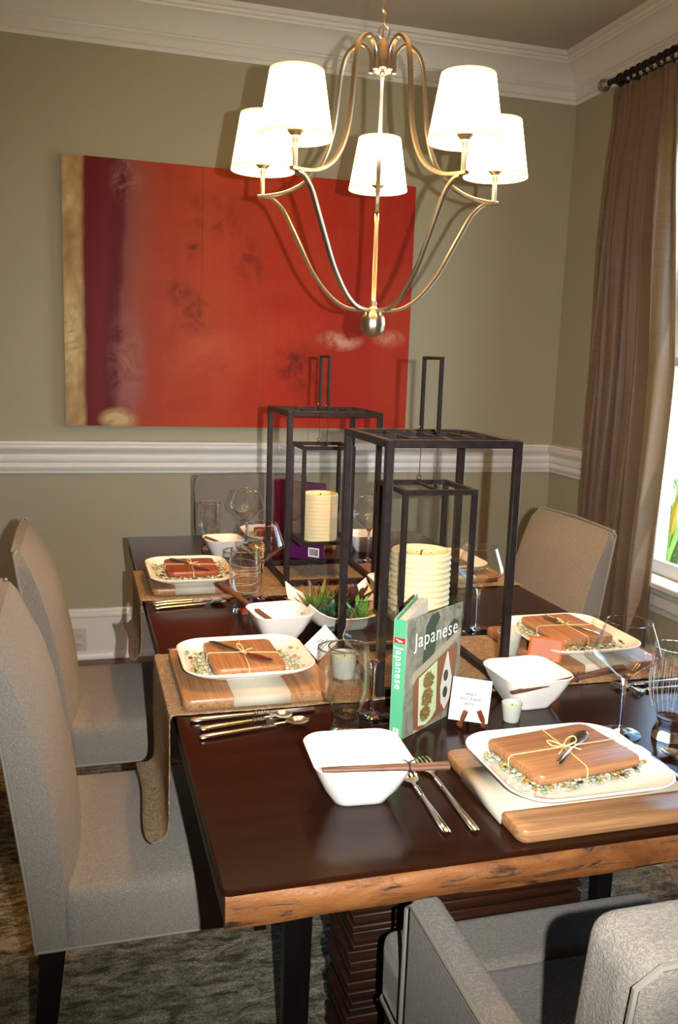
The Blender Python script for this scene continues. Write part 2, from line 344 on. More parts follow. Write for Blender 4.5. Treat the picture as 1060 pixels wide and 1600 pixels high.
def dup(root, loc, rz=0, label=None, group=None):
    def cp_(o, par):
        c = o.copy(); COL.objects.link(c); c.parent = par
        for ch in list(kids.get(o, [])): cp_(ch, c)
        return c
    kids = {}
    def walk(o):
        kids[o] = [c for c in o.children]
        for c in kids[o]: walk(c)
    walk(root); r = cp_(root, None); r.location = loc; r.rotation_euler = (0, 0, rz)
    if label: r['label'] = label
    if group: r['group'] = group
    return r
def catmull(P, k=6):
    P = [Vector(p) for p in P]; o = []
    for i in range(len(P) - 1):
        a = P[max(i - 1, 0)]; b = P[i]; c = P[i + 1]; d = P[min(i + 2, len(P) - 1)]
        for j in range(k):
            t = j / k; o.append(.5 * ((2 * b) + (c - a) * t + (2 * a - 5 * b + 4 * c - d) * t * t + (3 * b - a - 3 * c + d) * t ** 3))
    o.append(P[-1]); return o
def text(name, s, size, mt, parent, loc, rot, align='CENTER', extr=.0, spacing=1.0, shear=0, off=0.0):
    cu = bpy.data.curves.new(name, 'FONT'); cu.body = s; cu.size = size; cu.align_x = align; cu.align_y = 'CENTER'; cu.extrude = extr; cu.space_character = spacing; cu.shear = shear; cu.offset = off
    t = bpy.data.objects.new(name + '_tmp', cu); COL.objects.link(t)
    dg = bpy.context.evaluated_depsgraph_get(); me = bpy.data.meshes.new_from_object(t.evaluated_get(dg)); me.name = name
    bpy.data.objects.remove(t); me.materials.clear(); me.materials.append(mt)
    o = bpy.data.objects.new(name, me); COL.objects.link(o); o.parent = parent; o.location = loc; o.rotation_euler = rot; return o

# ================================================================= the room
YW, XW, XL, YR, ZC = 4.16, 2.40, -2.3, -2.2, 2.900
# floor of planks
fb = MB().box(XL, XW, YR, YW, -.06, -.012); floor = struct('floor', fb, M['floor'])
y = YR; i = 0
plank_me = None
while y < YW - .01:
    w = min(.095, YW - y)
    if plank_me is None or w < .0949:
        o = obj('plank', MB().box(XL, XW, 0, w - .0015, -.014, 0), M['floor'], floor, bevel=.001, seg=1)
        if plank_me is None: plank_me = o.data
    else:
        o = bpy.data.objects.new('plank', plank_me); COL.objects.link(o); o.parent = floor
    o.location = (0, y, 0); y += .095; i += 1
struct('ceiling', MB().box(XL - .1, XW + .1, YR - .1, YW + .1, ZC, ZC + .08), M['ceil'])
struct('wall_back', MB().box(XL - .1, XW + .1, YW, YW + .12, -.06, ZC), M['wall'])
struct('wall_left', MB().box(XL - .12, XL, YR, YW, -.06, ZC), M['wall'])
struct('wall_rear', MB().box(XL - .1, XW + .1, YR - .12, YR, -.06, ZC), M['wall'])
WY0, WY1, WZ0, WZ1 = 1.85, 3.34, .545, 2.42     # window opening in the right wall
wb = MB().box(XW, XW + .14, WY1, YW, -.06, ZC).box(XW, XW + .14, YR, WY0, -.06, ZC).box(XW, XW + .14, WY0, WY1, -.06, .515).box(XW, XW + .14, WY0, WY1, WZ1, ZC)
struct('wall_right', wb, M['wall'])
def molding(name, prof, wall, a0=None, a1=None):
    """prof: list of (out from wall, z); runs the length of a wall, mitred at the corners"""
    rings = []
    if wall == 'back':
        for e in (0, 1): rings.append([((XW - d) if e else (XL + d), YW - d, z) for d, z in prof])
    elif wall == 'right':
        y0 = a0 if a0 is not None else YR; y1 = a1 if a1 is not None else YW
        rings = [[(XW - d, y0, z) for d, z in prof], [(XW - d, y1 - (d if a1 is None else 0), z) for d, z in prof]]
    elif wall == 'left':
        rings = [[(XL + d, YR, z) for d, z in prof], [(XL + d, YW - d, z) for d, z in prof]]
    return struct(name, MB().loft(rings, True, True), M['trim'], ang=25)
crown = [(0, 2.700), (.016, 2.700), (.018, 2.724), (.030, 2.732), (.030, 2.775), (.036, 2.785), (.046, 2.790), (.048, 2.80), (.058, 2.806), (.070, 2.828), (.088, 2.858), (.115, 2.888), (.148, 2.910), (.168, 2.918), (.172, 2.930), (.184, 2.936), (.188, 2.952), (.205, 2.956), (.208, 2.985), (0, 2.985)]
crown = [(d * .82, 2.712 + (z - 2.70) * .188 / .285) for d, z in crown]
rail = [(0, .882), (.012, .882), (.014, .893), (.020, .900), (.024, .912), (.020, .924), (.018, .930), (.026, .940), (.028, .952), (.020, .962), (.020, .968), (.034, .984), (.045, .992), (.050, 1.002), (.050, 1.013), (.040, 1.020), (.040, 1.028), (.0, 1.032)]
base_ = [(0, 0), (.030, 0), (.030, .012), (.024, .026), (.016, .030), (.016, .200), (.020, .206), (.020, .214), (.013, .224), (.013, .230), (.008, .240), (0, .242)]
for k, w in enumerate(('back', 'right', 'left')): molding('trim_%d' % (k + 1), crown, w)
molding('trim_4', rail, 'back'); molding('trim_5', rail, 'right', WY1 + .10, None); molding('trim_6', rail, 'right', YR, WY0 - .10); molding('trim_7', rail, 'left')
molding('baseboard_back', base_, 'back'); molding('baseboard_right', base_, 'right'); molding('baseboard_left', base_, 'left')
# window: casing, stool, apron, sashes, panes
wroot = struct('window_1', MB().box(XW - .018, XW + .0, WY1, WY1 + .095, WZ0 - .01, WZ1 + .10).box(XW - .018, XW, WY0 - .095, WY0, WZ0 - .01, WZ1 + .10).box(XW - .018, XW, WY0, WY1, WZ1, WZ1 + .10), M['trim'], bevel=.004)
obj('jamb', MB().box(XW - .004, XW + .139, WY1 - .02, WY1, WZ0, WZ1).box(XW - .004, XW + .139, WY0, WY0 + .02, WZ0, WZ1).box(XW, XW + .139, WY0, WY1, WZ1 - .02, WZ1), M['trim'], wroot, bevel=.002)
obj('window_stool', MB().box(XW - .075, XW + .139, WY0 - .12, WY1 + .12, .512, .545), M['trim'], wroot, bevel=.012, seg=3)
obj('apron', MB().loft([[(XW - d, yy, z) for d, z in [(0, .395), (.010, .395), (.014, .42), (.020, .426), (.020, .47), (.028, .478), (.034, .495), (.040, .512), (0, .512)]] for yy in (WY0 - .10, WY1 + .10)]), M['trim'], wroot)
def sash(name, x, z0, z1, lab=None):
    q = MB(); a, b = WY0 + .02, WY1 - .02; w = .042
    q.box(x, x + .032, a, a + w, z0, z1).box(x, x + .032, b - w, b, z0, z1).box(x, x + .032, a + w, b - w, z0, z0 + (.062 if z0 < 1 else .04)).box(x, x + .032, a + w, b - w, z1 - .042, z1)
    s_ = obj(name, q, M['trim'], wroot, bevel=.004)
    obj('pane', MB().box(x + .014, x + .018, a + w - .004, b - w + .004, z0 + .03, z1 - .03), M['wpane'], s_, smooth=False)
sash('lower_sash', XW + .035, .5455, 1.490); sash('upper_sash', XW + .070, 1.452, WZ1 - .02)
# outlet
o_ = thing('wall_outlet', 'white double wall outlet set in the tall baseboard behind the left chair', 'outlet', (-.018, YW - .016, .098))
obj('cover_plate', MB().box(-.036, .036, -.006, 0, -.056, .056), M['outlet'], o_, bevel=.003)
for zz in (-.022, .022):
    s_ = obj('socket', MB().lathe([(.016, 0), (.016, .002), (.014, .003)], 16, mtx=Matrix.Translation((0, -.006, zz)) @ Matrix.Rotation(R(90), 4, 'X')), M['outlet'], o_)
    obj('slot', MB().box(-.007, -.005, -.0102, -.0085, zz - .005, zz + .005).box(.005, .007, -.0102, -.0085, zz - .005, zz + .005), M['ink'], s_, smooth=False)
# rug with a softly uneven pile
q = MB(); NX, NY = 150, 190; x0, x1, y0, y1 = -1.6, 2.1, -1.0, 4.0
vs = [(x0 + (x1 - x0) * i / NX, y0 + (y1 - y0) * j / NY, .014 + random.uniform(-.003, .003)) for j in range(NY + 1) for i in range(NX + 1)]
fs = [(j * (NX + 1) + i, j * (NX + 1) + i + 1, (j + 1) * (NX + 1) + i + 1, (j + 1) * (NX + 1) + i) for j in range(NY) for i in range(NX)]
q.add(vs, fs); q.box(x0, x1, y0, y1, .0005, .008)
tag(obj('area_rug', q, M['rug']), 'mottled grey-brown area rug spread under the dining table and chairs', 'rug')

# ================================================================= outside
struct('garden_ground', MB().box(XW + .14, 14, -6, 14, -.4, -.30), M['lawn'])
tag(obj('garden_path', MB().box(5.2, 9, -6, 14, -.30, -.285), M['pave']), 'pale paved drive outside the window beyond the spiky plants', 'paving')
def yucca(x, y, z, h, n, seed, label, mt3):
    rd = random.Random(seed); t = thing('yucca', label, 'plant', (x, y, z), 0, 'garden yuccas outside the window')
    obj('trunk', MB().tube([(0, 0, 0), (.01, 0, h * .35)], [.05, .035], 8), M['soil'], t)
    meshes = []
    for v in range(4):
        L = h * (.55 + .14 * v); q = MB(); P = []; Wd = []
        for i in range(7):
            s = i / 6; P.append((0, L * s * math.cos(R(10 + 50 * s * (v / 4))), L * s * math.sin(R(12 - 60 * s * (v / 4)) + .2))); Wd.append(.028 * (1 - s) ** .6 * (.5 + s) + .001)
        rings = [[(-w, p[1], p[2] + .012 * 1), (0, p[1], p[2]), (w, p[1], p[2] + .012), (0, p[1], p[2] + .004)] for p, w in zip(P, Wd)]
        q.loft(rings); meshes.append(q)
    base_o = [obj('leaf', q, mt3[k % len(mt3)], t) for k, q in enumerate(meshes)]
    for k in range(n):
        o = base_o[k] if k < 4 else bpy.data.objects.new('leaf', base_o[rd.randrange(4)].data)
        if k >= 4: COL.objects.link(o); o.parent = t
        o.location = (0, 0, h * (.12 + .28 * rd.random())); o.rotation_euler = (R(rd.uniform(-15, 80)), 0, rd.uniform(0, 2 * PI))
yucca(3.78, 4.92, -.35, 1.15, 60, 1, 'tall green yucca right outside the window beside the curtain', [M['yucca'], M['yuccad'], M['yucca'], M['yuccay']])
yucca(4.55, 5.35, -.35, 1.25, 70, 2, 'dark leafed yucca just behind the tall one outside the window', [M['yuccad'], M['yuccad'], M['yucca'], M['yuccay']])
yucca(4.3, 6.3, -.35, 1.0, 50, 3, 'low bright green yucca at the far edge of the window view', [M['yucca'], M['yucca'], M['yuccad'], M['yuccay']])
h_ = thing('neighbour_house', 'white house with grey roof across the drive outside the window', 'house', (11.5, 13, -.3))
obj('wall', MB().box(-2, 2, -3, 3, 0, 2.3), M['house'], h_); obj('roof', MB().loft([[(-2.3, -3.3, 2.3), (2.3, -3.3, 2.3), (2.3, 3.3, 2.3), (-2.3, 3.3, 2.3)], [(-.2, -2, 3.4), (.2, -2, 3.4), (.2, 2, 3.4), (-.2, 2, 3.4)]]), M['roof'], h_)

# ================================================================= painting
p_ = thing('abstract_painting', 'large red and orange abstract canvas with a gold strip down its left side', 'painting', (-.057, 4.122, 1.100))
q = MB(); q.box(0, 1.612, -.001, .004, 0, 1.152); obj('painted_face', q, M['paint'], p_, smooth=False)
obj('stretcher', MB().box(0.001, 1.611, .004, .036, .001, 1.151), M['canvas'], p_)

# ================================================================= table
t = thing('dining_table', 'long espresso brown dining table with a raw live edge along its near end', 'table', (.7225, 2.117, 0))
TX, TY = .5575, 1.119     # half sizes
obj('tabletop', MB().loft([rr(2 * TX, 2 * TY, .006, T - .009, 2), rr(2 * TX + .004, 2 * TY + .004, .007, T - .0075, 2), rr(2 * TX + .004, 2 * TY + .004, .007, T - .002, 2), rr(2 * TX, 2 * TY, .006, T, 2)]), M['table'], t)
q = MB(); q.box(-TX + .002, TX - .002, -TY + .012, TY - .012, T - .056, T - .009); s_ = obj('slab', q, M['tside'], t, bevel=.003); s_['label'] = 'dark side of the slab'
def live(sgn):
    n = 110; rd = random.Random(5); rings = []
    ph = [rd.uniform(0, 6) for _ in range(6)]
    for i in range(n + 1):
        x = -TX + .0015 + (2 * TX - .003) * i / n
        f = .0022 * math.sin(9 * x + ph[0]) + .0014 * math.sin(23 * x + ph[1]) + .0009 * math.sin(51 * x + ph[2]) + rd.uniform(-.0006, .0006)
        g = .0018 * math.sin(14 * x + ph[3]) + .0012 * math.sin(37 * x + ph[4])
        ys = [TY - .013, TY - .004 + .2 * f, TY + .002 + f, TY + .003 + 1.3 * f, TY + .001 + g, TY - .006 + .5 * g, TY - .013]
        zs = [T - .0092, T - .0092, T - .016, T - .030 + g, T - .046 + f, T - .057 + g, T - .057 + g]
        rings.append([(x, sgn * b, c) for b, c in zip(ys, zs)])
    return MB().loft(rings)
o = obj('live_edge', live(-1), M['live'], t, ang=50); o['label'] = 'raw orange-brown bark edge with dark cracks'
obj('live_edge', live(1), M['live'], t, ang=50)
for sy in (-1, 1):
    yc = -.595 if sy < 0 else .785
    pd = obj('pedestal', MB().box(-.225, .245, yc - .06, yc + .06, .02, T - .057), M['slat'], t)
    for k in range(34):
        z = .021 + k * .0202; dx, dy = random.uniform(-.006, .006), random.uniform(-.005, .005)
        o = obj('slat', MB().box(-.238 + dx, .258 + dx, yc - .073 + dy, yc + .073 + dy, z, z + random.choice((.0135, .0165, .0125))), M['slat'], pd, bevel=.002, seg=1)
    for x, dxx in ((-.335, 0), (.335, 0)):
        obj('leg', MB().loft([rr(.026, .030, .002, .02, 2, x + (-.01 if x < 0 else .01), yc - .02), rr(.050, .036, .002, T - .057, 2, x, yc - .02)]), M['black'], t)
t['label'] = 'long espresso brown dining table with a raw live edge along its near end'

# ================================================================= chairs
ZS = .462
def piping(pts, parent, r=.0035, name='piping'): return obj(name, MB().tube(pts, r, 6), M['piping'], parent)
def side_chair(name, label, loc, rz, group='upholstered side chairs around the table'):
    """local +Y is where the sitter faces; y=0 is the lower rear edge"""
    t = thing(name, label, 'chair', loc, rz, group); W2 = .24
    rear = [(.345, 0.0), (.463, -.012), (.60, -.030), (.736, -.048), (.82, -.060), (.900, -.072), (.925, -.076)]
    fs_ = [(.345, .055), (.463, .052), (.60, .036), (.736, .010), (.82, -.014), (.900, -.044), (.925, -.060)]   # front face at the sides
    def itp(tb, z):
        for (a, b), (c, d) in zip(tb, tb[1:]):
            if z <= c: return b + (d - b) * (z - a) / (c - a)
        return tb[-1][1]
    NZ, NXx = 26, 14; rings = []
    for i in range(NZ + 1):
        z = .345 + (.925 - .345) * i / NZ
        if i == NZ: wq = W2 - .016
        elif i == NZ - 1: wq = W2 - .004
        else: wq = W2
        yr, yf = itp(rear, z), itp(fs_, z); crn = .030 * math.sin(min(1, (.93 - z) / .12) * PI / 2)
        ring = []
        for j in range(NXx + 1):
            u = -1 + 2 * j / NXx; ring.append((u * wq, yf + crn * (1 - abs(u) ** 3.0), z + (.008 * (1 - u * u) if i >= NZ - 1 else 0)))
        for j in range(NXx + 1):
            u = 1 - 2 * j / NXx; ring.append((u * wq, yr - .004 * (1 - u * u), z + (.006 * (1 - u * u) if i >= NZ - 1 else 0)))
        rings.append(ring)
    bk = obj('backrest', MB().loft(rings), M['fabric'], t, ang=42)
    for s in (-1, 1):
        piping([(s * (W2 + .0005), itp(rear, z) + .001, z) for z in [.345 + .575 * k / 20 for k in range(21)]] + [(s * (W2 - .012), -.068, .929)], bk)
    piping([(-W2 + .012, -.078, .929), (0, -.080, .936), (W2 - .012, -.078, .929)], bk)
    # seat block with crowned top
    D0, D1 = .045, .545; rings = []
    for zz, ins in ((.345, .0), (.43, 0.0), (.448, .004), (.458, .013), (.462, .028)):
        rings.append(rr(2 * W2 - 2 * ins, (D1 - D0) - ins, .03, zz, 5, 0, (D0 + D1) / 2 - ins / 2))
    rings.append(rr(2 * W2 - .16, D1 - D0 - .12, .05, .470, 5, 0, (D0 + D1) / 2 - .02)); rings.append(rr(.1, .1, .04, .473, 5, 0, .30))
    st = obj('seat', MB().loft(rings), M['fabric'], t, ang=50)
    piping([(-W2, .0, .347), (-W2, D1 - .03, .347), (-W2 + .03, D1, .347), (W2 - .03, D1, .347), (W2, D1 - .03, .347), (W2, 0, .347)], st)
    for sx in (-1, 1):
        obj('leg', MB().loft([rr(.032, .034, .003, .015, 2, sx * .205, -.004), rr(.038, .040, .003, .18, 2, sx * .208, .014), rr(.044, .046, .003, .346, 2, sx * .210, .030)]), M['black'], t)
        obj('leg', MB().loft([rr(.030, .030, .003, .015, 2, sx * .207, .505), rr(.044, .044, .003, .346, 2, sx * .207, .500)]), M['black'], t)
    return t
c1 = side_chair('side_chair', 'grey-beige upholstered side chair nearest on the left, a runner end above its seat', (-.090, 1.765, 0), -PI / 2)
dup(c1, (-.088, 2.515, 0), -PI / 2, 'grey-beige upholstered side chair on the left, behind the nearest one')
dup(c1, (1.515, 2.565, 0), PI / 2, 'upholstered side chair on the right, its tan back in front of the curtain')
dup(c1, (.70, 3.648, 0), PI, 'upholstered chair at the far head of the table, against the chair rail')
# armchair in the foreground
a_ = thing('dining_armchair', 'grey woven upholstered armchair pushed under the near end of the table', 'armchair', (.745, .66, 0))
A2 = .295
def slab(name, x0, x1, y0, y1, z0, z1, par, bev=.02, lean=0.0):
    q = MB(); n = 6; rings = []
    for i in range(n + 1):
        z = z0 + (z1 - z0) * i / n; dy = -lean * (i / n) ** 1.4
        rings.append([(x0, y0 + dy, z), (x1, y0 + dy, z), (x1, y1 + dy, z), (x0, y1 + dy, z)])
    q.loft(rings); return obj(name, q, M['fabric'], par, bevel=bev, seg=5, ang=60)
bk = slab('backrest', -A2, A2, -.04, .055, .34, .925, a_, .028, .055)
piping([(-A2 - .0, -.036 - .055 * ((z - .34) / .585) ** 1.4, z) for z in [.35 + .55 * k / 12 for k in range(13)]] + [(-A2 + .02, -.092, .919), (0, -.092, .923), (A2 - .02, -.092, .919)], bk)
for s in (-1, 1):
    xo, xi = s * .275, s * .222
    ar = slab('armrest', min(xo, xi), max(xo, xi), .03, .485, .34, .622, a_, .018)
    piping([(xo, .10, .615), (xo, .465, .615), (xo, .484, .60), (xo, .4855, .40)], ar)
st = slab('seat', -.219, .219, .04, .50, .34, .462, a_, .02); slab('seat_front', -.262, .262, .488, .625, .34, .468, a_, .030)
piping([(-.262, .50, .345), (-.262, .610, .345), (-.25, .624, .345), (.25, .624, .345)], st)
for sx in (-1, 1):
    for yy in (.0, .585): obj('leg', MB().loft([rr(.028, .028, .003, .015, 2, sx * .24, yy - (.03 if yy < .1 else 0)), rr(.044, .044, .003, .342, 2, sx * .235, yy)]), M['black'], a_)

# ================================================================= curtain
cu = thing('curtain', 'floor-length bronze silk curtain with pinch pleats hanging beside the window', 'curtain', (2.285, 0, 0))
q = MB(); NU, NZ = 220, 60; y_a, zt = 3.645, 2.635; rings = []
for iz in range(NZ + 1):
    z = zt - (zt - .02) * iz / NZ; s = iz / NZ
    yb = 3.215 - .095 * min(1, s * 2.2) + .012 * math.sin(s * 9)
    ring = []
    for iu in range(NU + 1):
        u = iu / NU; nf = 7.5; ph = 2 * PI * nf * u
        amp = (.018 + .028 * min(1, s * 4)) * (1 + .25 * math.sin(u * 17 + 2))
        pin = math.exp(-((s - .045) / .035) ** 2)
        xx = amp * math.sin(ph + .9 * math.sin(ph * .5 + s * 1.3) + .3 * math.sin(s * 5 + u * 8)) * (1 - .5 * pin) + .006 * math.sin(3 * ph) * pin - .0 * s
        xx += .006 * math.sin(s * 14 + u * 21) * s
        yy = y_a + (yb - y_a) * (u + .010 * math.sin(2 * ph + s * 3))
        ring.append((xx, yy, z))
    rings.append(ring)
q.loft(rings, False, False, closed=False)
o = obj('drape', q, M['curtain'], cu, ang=80); md = o.modifiers.new('sol', 'SOLIDIFY'); md.thickness = .0015
rd_ = thing('curtain_rod', 'dark bronze curtain rod with a ball finial near the crown moulding', 'curtain rod', (2.285, 0, 2.682))
obj('rod', MB().tube([(0, 1.35, 0), (0, 3.70, 0)], .0125, 14), M['iron'], rd_)
obj('finial', MB().lathe([(.010, 0), (.017, .004), (.017, .010), (.011, .014), (.022, .024), (.029, .038), (.029, .048), (.022, .062), (.008, .070), (.001, .071)], 20, mtx=Matrix.Translation((0, 3.69, 0)) @ Matrix.Rotation(R(-90), 4, 'X')), M['nickel'], rd_)
obj('bracket', MB().box(0, .115, 3.655, 3.67, -.010, .010).box(.105, .115, 3.645, 3.68, -.035, .035), M['iron'], rd_)
r0 = thing('curtain_ring', 'dark bronze curtain ring, the first next to the ball finial of the rod', 'ring', (2.285, 3.60, 2.670), 0, 'curtain rings along the rod')
obj('hoop', MB().tube([(.0245 * math.cos(a), 0, .0245 * math.sin(a)) for a in [2 * PI * k / 24 for k in range(25)]], .0038, 8), M['iron'], r0)
obj('eyelet', MB().box(-.003, .003, -.002, .002, -.040, -.026), M['iron'], r0)
words = ('second', 'third', 'fourth', 'fifth', 'sixth', 'seventh', 'eighth', 'ninth')
for k in range(1, 9): dup(r0, (2.285, 3.60 - .046 * k, 2.670), random.uniform(-.25, .25), 'dark bronze curtain ring, %s along the rod from its ball finial' % words[k - 1])

# ================================================================= chandelier
CX, CY = .7016, 2.12; CA = -.3189
ch = thing('chandelier', 'five-arm brushed bronze chandelier with glowing cream shades above the table', 'chandelier', (CX, CY, 0))
obj('hub', MB().lathe([(.004, 2.096), (.020, 2.098), (.023, 2.102), (.023, 2.106), (.013, 2.108), (.0125, 2.158), (.009, 2.163), (.006, 2.172), (.002, 2.174)], 28), M['nickel'], ch)
obj('stem_nut', MB().lathe([(.007, 2.098), (.006, 2.090), (.003, 2.087)], 16), M['nickel'], ch)
q = MB(); n = 40; rings = []
for r_, z in [(.006, 1.572), (.0085, 1.566), (.0075, 1.558), (.012, 1.552), (.022, 1.544), (.029, 1.530), (.0305, 1.515), (.028, 1.500), (.021, 1.490), (.010, 1.484), (.001, 1.483)]:
    rings.append([(r_ * (1 - .07 * (abs(math.cos(2.5 * a)) < .28) * (z < 1.551)) * math.cos(a), r_ * (1 - .07 * (abs(math.cos(2.5 * a)) < .28) * (z < 1.551)) * math.sin(a), z) for a in [2 * PI * j / n for j in range(n)]])
obj('ball_finial', q.loft(rings), M['nickel'], ch, ang=60)
up_p = [(.029, 2.098), (.029, 2.135), (.040, 2.156), (.058, 2.165), (.078, 2.157), (.094, 2.138), (.104, 2.105), (.111, 2.045), (.120, 1.975), (.138, 1.918), (.165, 1.877), (.200, 1.850), (.240, 1.834), (.285, 1.827), (.318, 1.826)]
lo_p = [(.300, 1.823), (.280, 1.819), (.262, 1.806), (.245, 1.786), (.225, 1.750), (.198, 1.700), (.163, 1.638), (.122, 1.588), (.085, 1.560), (.050, 1.549), (.006, 1.547)]
def arm_sweep(prof, th, dp):
    P = [Vector((a, 0, b)) for a, b in prof]; P = catmull(P, 5); rings = []
    for i, p in enumerate(P):
        tt = (P[min(i + 1, len(P) - 1)] - P[max(i - 1, 0)]).normalized(); nn = Vector((-tt.z, 0, tt.x)); w = dp / 2; h = th / 2; c = .3
        rings.append([tuple(p + nn * a + Vector((0, b, 0))) for a, b in ((h, w * (1 - c)), (h * (1 - c), w), (-h * (1 - c), w), (-h, w * (1 - c)), (-h, -w * (1 - c)), (-h * (1 - c), -w), (h * (1 - c), -w), (h, -w * (1 - c)))])
    return MB().loft(rings)
first = None
for k in (-36, 36, 108, 180, -108):
    tt = R(k) + CA; az = math.atan2(-math.cos(tt), math.sin(tt))
    if first is None:
        A = obj('upper_arm', arm_sweep(up_p, .0085, .0115), M['nickel'], ch, ang=30)
        B = obj('lower_arm', arm_sweep(lo_p, .0085, .0115), M['nickel'], ch, ang=30)
        Cn = obj('candle_sleeve', MB().lathe([(.0055, 1.828), (.0055, 1.87), (.007, 1.884), (.009, 1.888), (.009, 1.892), (.019, 1.900), (.023, 1.908), (.022, 1.909), (.008, 1.905), (.006, 1.93)], 20, mtx=Matrix.Translation((.307, 0, 0))), M['nickel'], ch)
        Sh = MB(); zb, zt_ = 1.888, 2.022; n = 48
        Sh.lathe([(.080, zb), (.0577, zt_)], n, 0, Matrix.Translation((.307, 0, 0)), False, False).lathe([(.0575, zt_), (.0795, zb)], n, 0, Matrix.Translation((.307, 0, 0)), False, False)
        D = obj('lamp_shade', Sh, M['shade'], ch, ang=60)
        E_ = obj('bottom_trim', MB().lathe([(.0792, zb - .001), (.0808, zb - .001), (.0804, zb + .006), (.0790, zb + .006)], n, 0, Matrix.Translation((.307, 0, 0)), False, False), M['shadetrim'], D)
        G_ = obj('top_trim', MB().lathe([(.0570, zt_ - .004), (.0583, zt_ - .004), (.0580, zt_ + .001), (.0570, zt_ + .001)], n, 0, Matrix.Translation((.307, 0, 0)), False, False), M['shadetrim'], D)
        F_ = obj('bulb', MB().lathe([(.007, 1.930), (.011, 1.94), (.016, 1.955), (.0165, 1.968), (.010, 1.985), (.001, 1.998)], 16, mtx=Matrix.Translation((.307, 0, 0))), M['bulb'], D)
        first = (A, B, Cn, D, E_, F_, G_)
        for o in (A, B, Cn, D): o.rotation_euler = (0, 0, az)
    else:
        D2 = None
        for o in first:
            c = o.copy(); COL.objects.link(c)
            if o in first[4:]: c.parent = D2
            else: c.rotation_euler = (0, 0, az)
            if o is first[3]: D2 = c
    L = bpy.data.objects.new('bulb_light', bpy.data.lights.new('bulb_light', 'POINT')); L.data.energy = LAMP_W; L.data.color = LAMP_C; L.data.shadow_soft_size = .018
    L.location = (CX + .307 * math.cos(az), CY + .307 * math.sin(az), 1.975); COL.objects.link(L)
obj('loop', MB().tube([(.013 * math.cos(a), .0, 2.186 + .0155 * math.sin(a)) for a in [2 * PI * k / 20 for k in range(21)]], .0021, 8), M['nickel'], ch)
zc = 2.216
k = 0
while zc < 2.865:
    P = []
    for j in range(21):
        a = 2 * PI * j / 20; x, z = .0068 * math.cos(a), .0165 * math.sin(a)
        P.append((x if k % 2 else 0.35 * x, 0.35 * x if k % 2 else x, zc + z))
    obj('chain_link', MB().tube(P, .0018, 7), M['nickel'], ch); zc += .0285; k += 1
obj('power_cord', MB().tube([(.003 * math.sin(zz * 40), .003 * math.cos(zz * 40), zz) for zz in [2.17 + .70 * j / 60 for j in range(61)]], .0018, 6), M['nickel'], ch)
obj('ceiling_canopy', MB().lathe([(.062, 2.8995), (.062, 2.893), (.045, 2.880), (.012, 2.873), (.004, 2.865)], 28), M['nickel'], ch)

